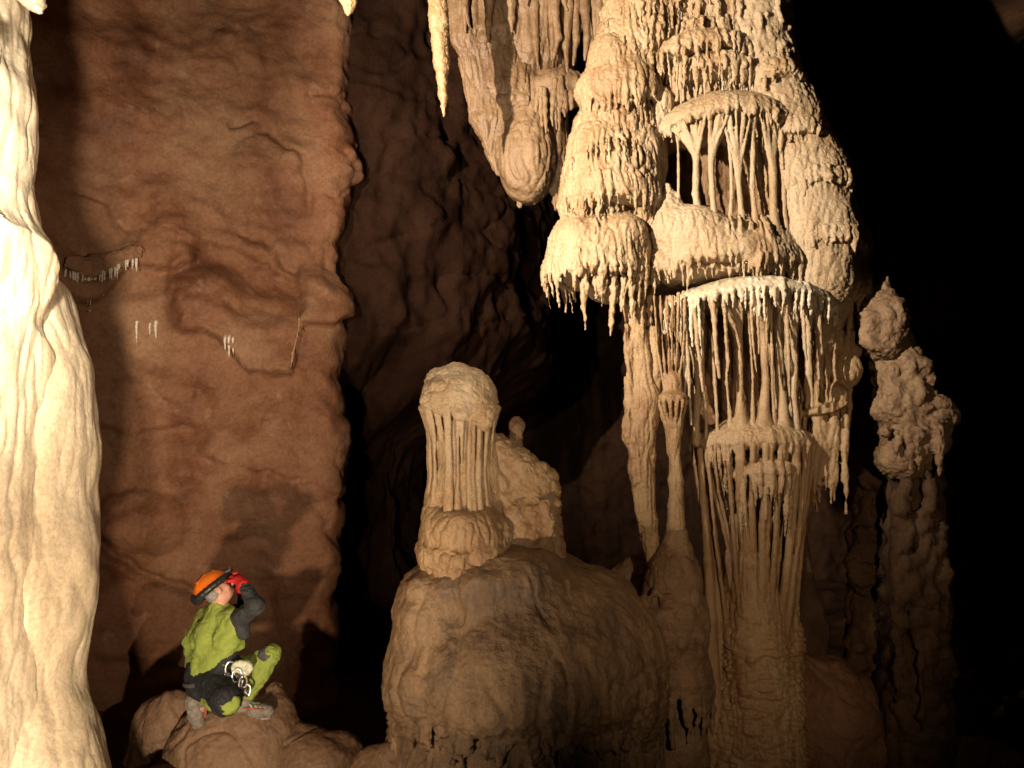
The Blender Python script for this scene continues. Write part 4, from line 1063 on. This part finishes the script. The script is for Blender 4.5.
# helmet
G = grid(.0065)
G.ell(hd(-.02, 0, .055), (.140, .115, .112), 0, None, 0., HR); G.plane(hd(-.01, 0, .030), -upv - fwd * .05)
G.ell(hd(-.02, 0, .055), (.150, .124, .030), .02, None, 0., HR); G.plane(hd(-.01, 0, .020), -upv - fwd * .05)
for q, dz in ((-.045, -.012), (0, 0), (.045, -.012)): G.path([hd(-.125, q, .10 + dz), hd(-.09, q, .145 + dz), hd(-.02, q, .160 + dz), (hd(.05, q, .145 + dz)), hd(.09, q, .10 + dz)], [.009, .011, .012, .011, .009], .012)
hel = G.build('helmet', ORANGE, man); hel['_o'] = man['_o']
G = grid(.0065)
pts = [hd(-.02 + .146 * math.cos(t), .120 * math.sin(t), .038) for t in np.linspace(0, 6.283, 25)]
G.path(pts, [.026] * 25, .01); G.path([hd(-.155, 0, .03), hd(-.165, 0, .055)], [.04, .035], .02)
child(G, 'headband', BLACKP, hel)
G = grid(.006); lampc = hd(.135, -.01, .075); G.path([lampc - fwd * .02, lampc + fwd * .02], [.036, .032], .005); hl = child(G, 'headlamp', SILVER, hel); hl['_o'] = man['_o']
G = grid(.006); G.ell(hd(.05, -.125, .045), (.045, .02, .03), .004, None, 0., HR); child(G, 'side_lamp', WEB, hel)
G = grid(.0065); G.path([hd(.0, -.09, .02), hd(.03, -.065, -.06), hd(.05, -.01, -.112)], [.009] * 3, .004); child(G, 'chin_strap', BLACKP, hel)
# beard and hair below the helmet
G = grid(.0065); G.ell(hd(-.045, -.0, -.005), (.064, .079, .062), .03, None, 0., HR); G.carve(hd(.085, 0, -.055), (.03, .03, .03), .01)
child(G, 'hair', HAIR, man, lambda V, N: .004 * fbm(V * 50, 2, 5))
# raised right hand in a red glove, fingers closed on the headlamp
G = grid(.006)
dv = lampc - wrR; hand(G, wrR + dv * .02, dv + upv * .06, (.45, -.5, .75), (-.55, -.75, -.1), 1.12, .42, 1.2); G.path([lerp(wrR, elR, .18), wrR + dv * .1], [.048, .04], .02)
child(G, 'glove', REDG, man)
G = grid(.006); hand(G, wrL, lampc - wrL + upv * .05, (.6, .6, .4), (-.5, -.2, -.7), 1.12, .35, 1.2); G.path([lerp(wrL, elL, .18), wrL], [.048, .04], .02); child(G, 'glove', REDG, man)
G = grid(.006); G.ell(Q(236, 572, 5.9), .013, 0); 
# harness
G = grid(.0075)
pts = [Q(208, 676, 6.1) + (.160 * math.cos(t), .190 * math.sin(t), .03 * math.cos(t) - .01) for t in np.linspace(0, 6.283, 33)]
G.path(pts, [.018] * 33, .004)
pts = [lerp(hipL, kneeL, .2) + (.02 * math.cos(t) + .0, .115 * math.sin(t), .105 * math.cos(t)) for t in np.linspace(0, 6.283, 21)]
G.path(pts, [.016] * 21, .004)
har = child(G, 'harness', KNEE, man)
har['_o'] = man['_o']
G = grid(.0075)
G.ell(Q(243, 668, 5.96), (.075, .06, .05), .03); G.torus(Q(242, 668, 5.92), .06, .022, (.2, -1, .2), .01, .65); child(G, 'coiled_sling', WEB, har, folds(.006, 18, 170))
for px, py, Y, r, ax in ((230, 669, 5.90, .035, (.1, -1, .2)), (237, 676, 5.88, .034, (.4, -1, .1)), (236, 688, 5.87, .028, (-.3, -1, 0)), (243, 682, 5.88, .028, (.3, -1, .4)), (222, 671, 5.9, .03, (0, -1, .3)), (247, 690, 5.9, .026, (.2, -1, .2))):
    G = Field(*bounds([Q(px, py, Y)], .07), .005); G.torus(Q(px, py, Y), r, .0085, ax, .002, 1.5); child(G, 'carabiner', SILVER, har)
for (a, b) in (((236, 672), (236, 704)), ((240, 674), (246, 696)), ((226, 672), (233, 690))):
    G = Field(*bounds([Q(*a, 5.9), Q(*b, 5.9)], .05), .006); pts = [Q(a[0] + (b[0] - a[0]) * t + 1.5 * math.sin(9 * t), a[1] + (b[1] - a[1]) * t, 5.89 + .01 * math.cos(20 * t)) for t in np.linspace(0, 1, 9)]; G.path(pts, [.011, .016] * 4 + [.011], .003); child(G, 'lanyard', KNEE if a[0] != 240 else SILVER, har)

# ================================================================== LIGHT
w = bpy.data.worlds.new('World'); S.world = w; w.use_nodes = True
w.node_tree.nodes['Background'].inputs['Color'].default_value = (.9, .55, .35, 1); w.node_tree.nodes['Background'].inputs['Strength'].default_value = .0


def lamp(name, kind, loc, power, col, target=None, size=.05, angle=60, blend=.4):
    l = bpy.data.lights.new(name, kind); l.energy = power; l.color = col; l.shadow_soft_size = size
    o = bpy.data.objects.new(name, l); COL.objects.link(o); o.location = loc
    if kind == 'SPOT': l.spot_size = R(angle); l.spot_blend = blend
    if target is not None: o.rotation_euler = (Vector([float(v) for v in target]) - Vector(loc)).to_track_quat('-Z', 'Y').to_euler()
    return o


WARM = (1, .80, .55)
lamp('cave_spotlight', 'SPOT', (-2.9, 2.4, 5.8), 4700, (1, .84, .645), P(620, 60, 6.8), .05, 82, .8)
lamp('column_spotlight', 'SPOT', (-1.9, 2.4, 3.7), 1150, (1, .86, .66), (-2.9, 4.4, 5.0), .08, 120, .9)
lamp('floor_lamp', 'SPOT', (-1.4, 2.2, 1.0), 820, (1, .76, .52), (-3.3, 6, 3.6), .08, 128, .9)
lamp('visitor_headlamp', 'SPOT', (2.0, -.2, 3.4), 980, (1, .79, .57), P(165, 400, 7.5), .04, 46, .8)
lamp('added_fill_spot', 'SPOT', (1.4, -.4, 3.3), 640, (1, .70, .43), P(735, 530, 7), .04, 42, 1)  # unseen fill added near the camera to brighten the lower column and right side
lamp('caver_headlamp', 'SPOT', tuple(float(v) for v in lampc + fwd * .06), 6, (1, .95, .85), lampc + fwd + upv * .7, .02, 40, .5)

# ------------------------------------------------------------------ finish: one-piece things become plain meshes
for o in [o for o in COL.objects if o.type == 'EMPTY' and len(o.children) == 1]:
    c = o.children[0]; c.parent = None; c.location = o.location
    for k in ('label', 'category', 'group'):
        if k in o: c[k] = o[k]
    bpy.data.objects.remove(o)
for o in COL.objects:
    if '_o' in o: del o['_o']

v = S.view_settings; v.view_transform = 'Standard'; v.look = 'None'; v.exposure = 0; v.gamma = 1; v.use_curve_mapping = False
S.render.engine = 'CYCLES'
cy = S.cycles; cy.use_denoising = True; cy.max_bounces = 5; cy.diffuse_bounces = 2; cy.glossy_bounces = 2; cy.sample_clamp_indirect = 4
cy.use_adaptive_sampling = True; cy.adaptive_threshold = .02
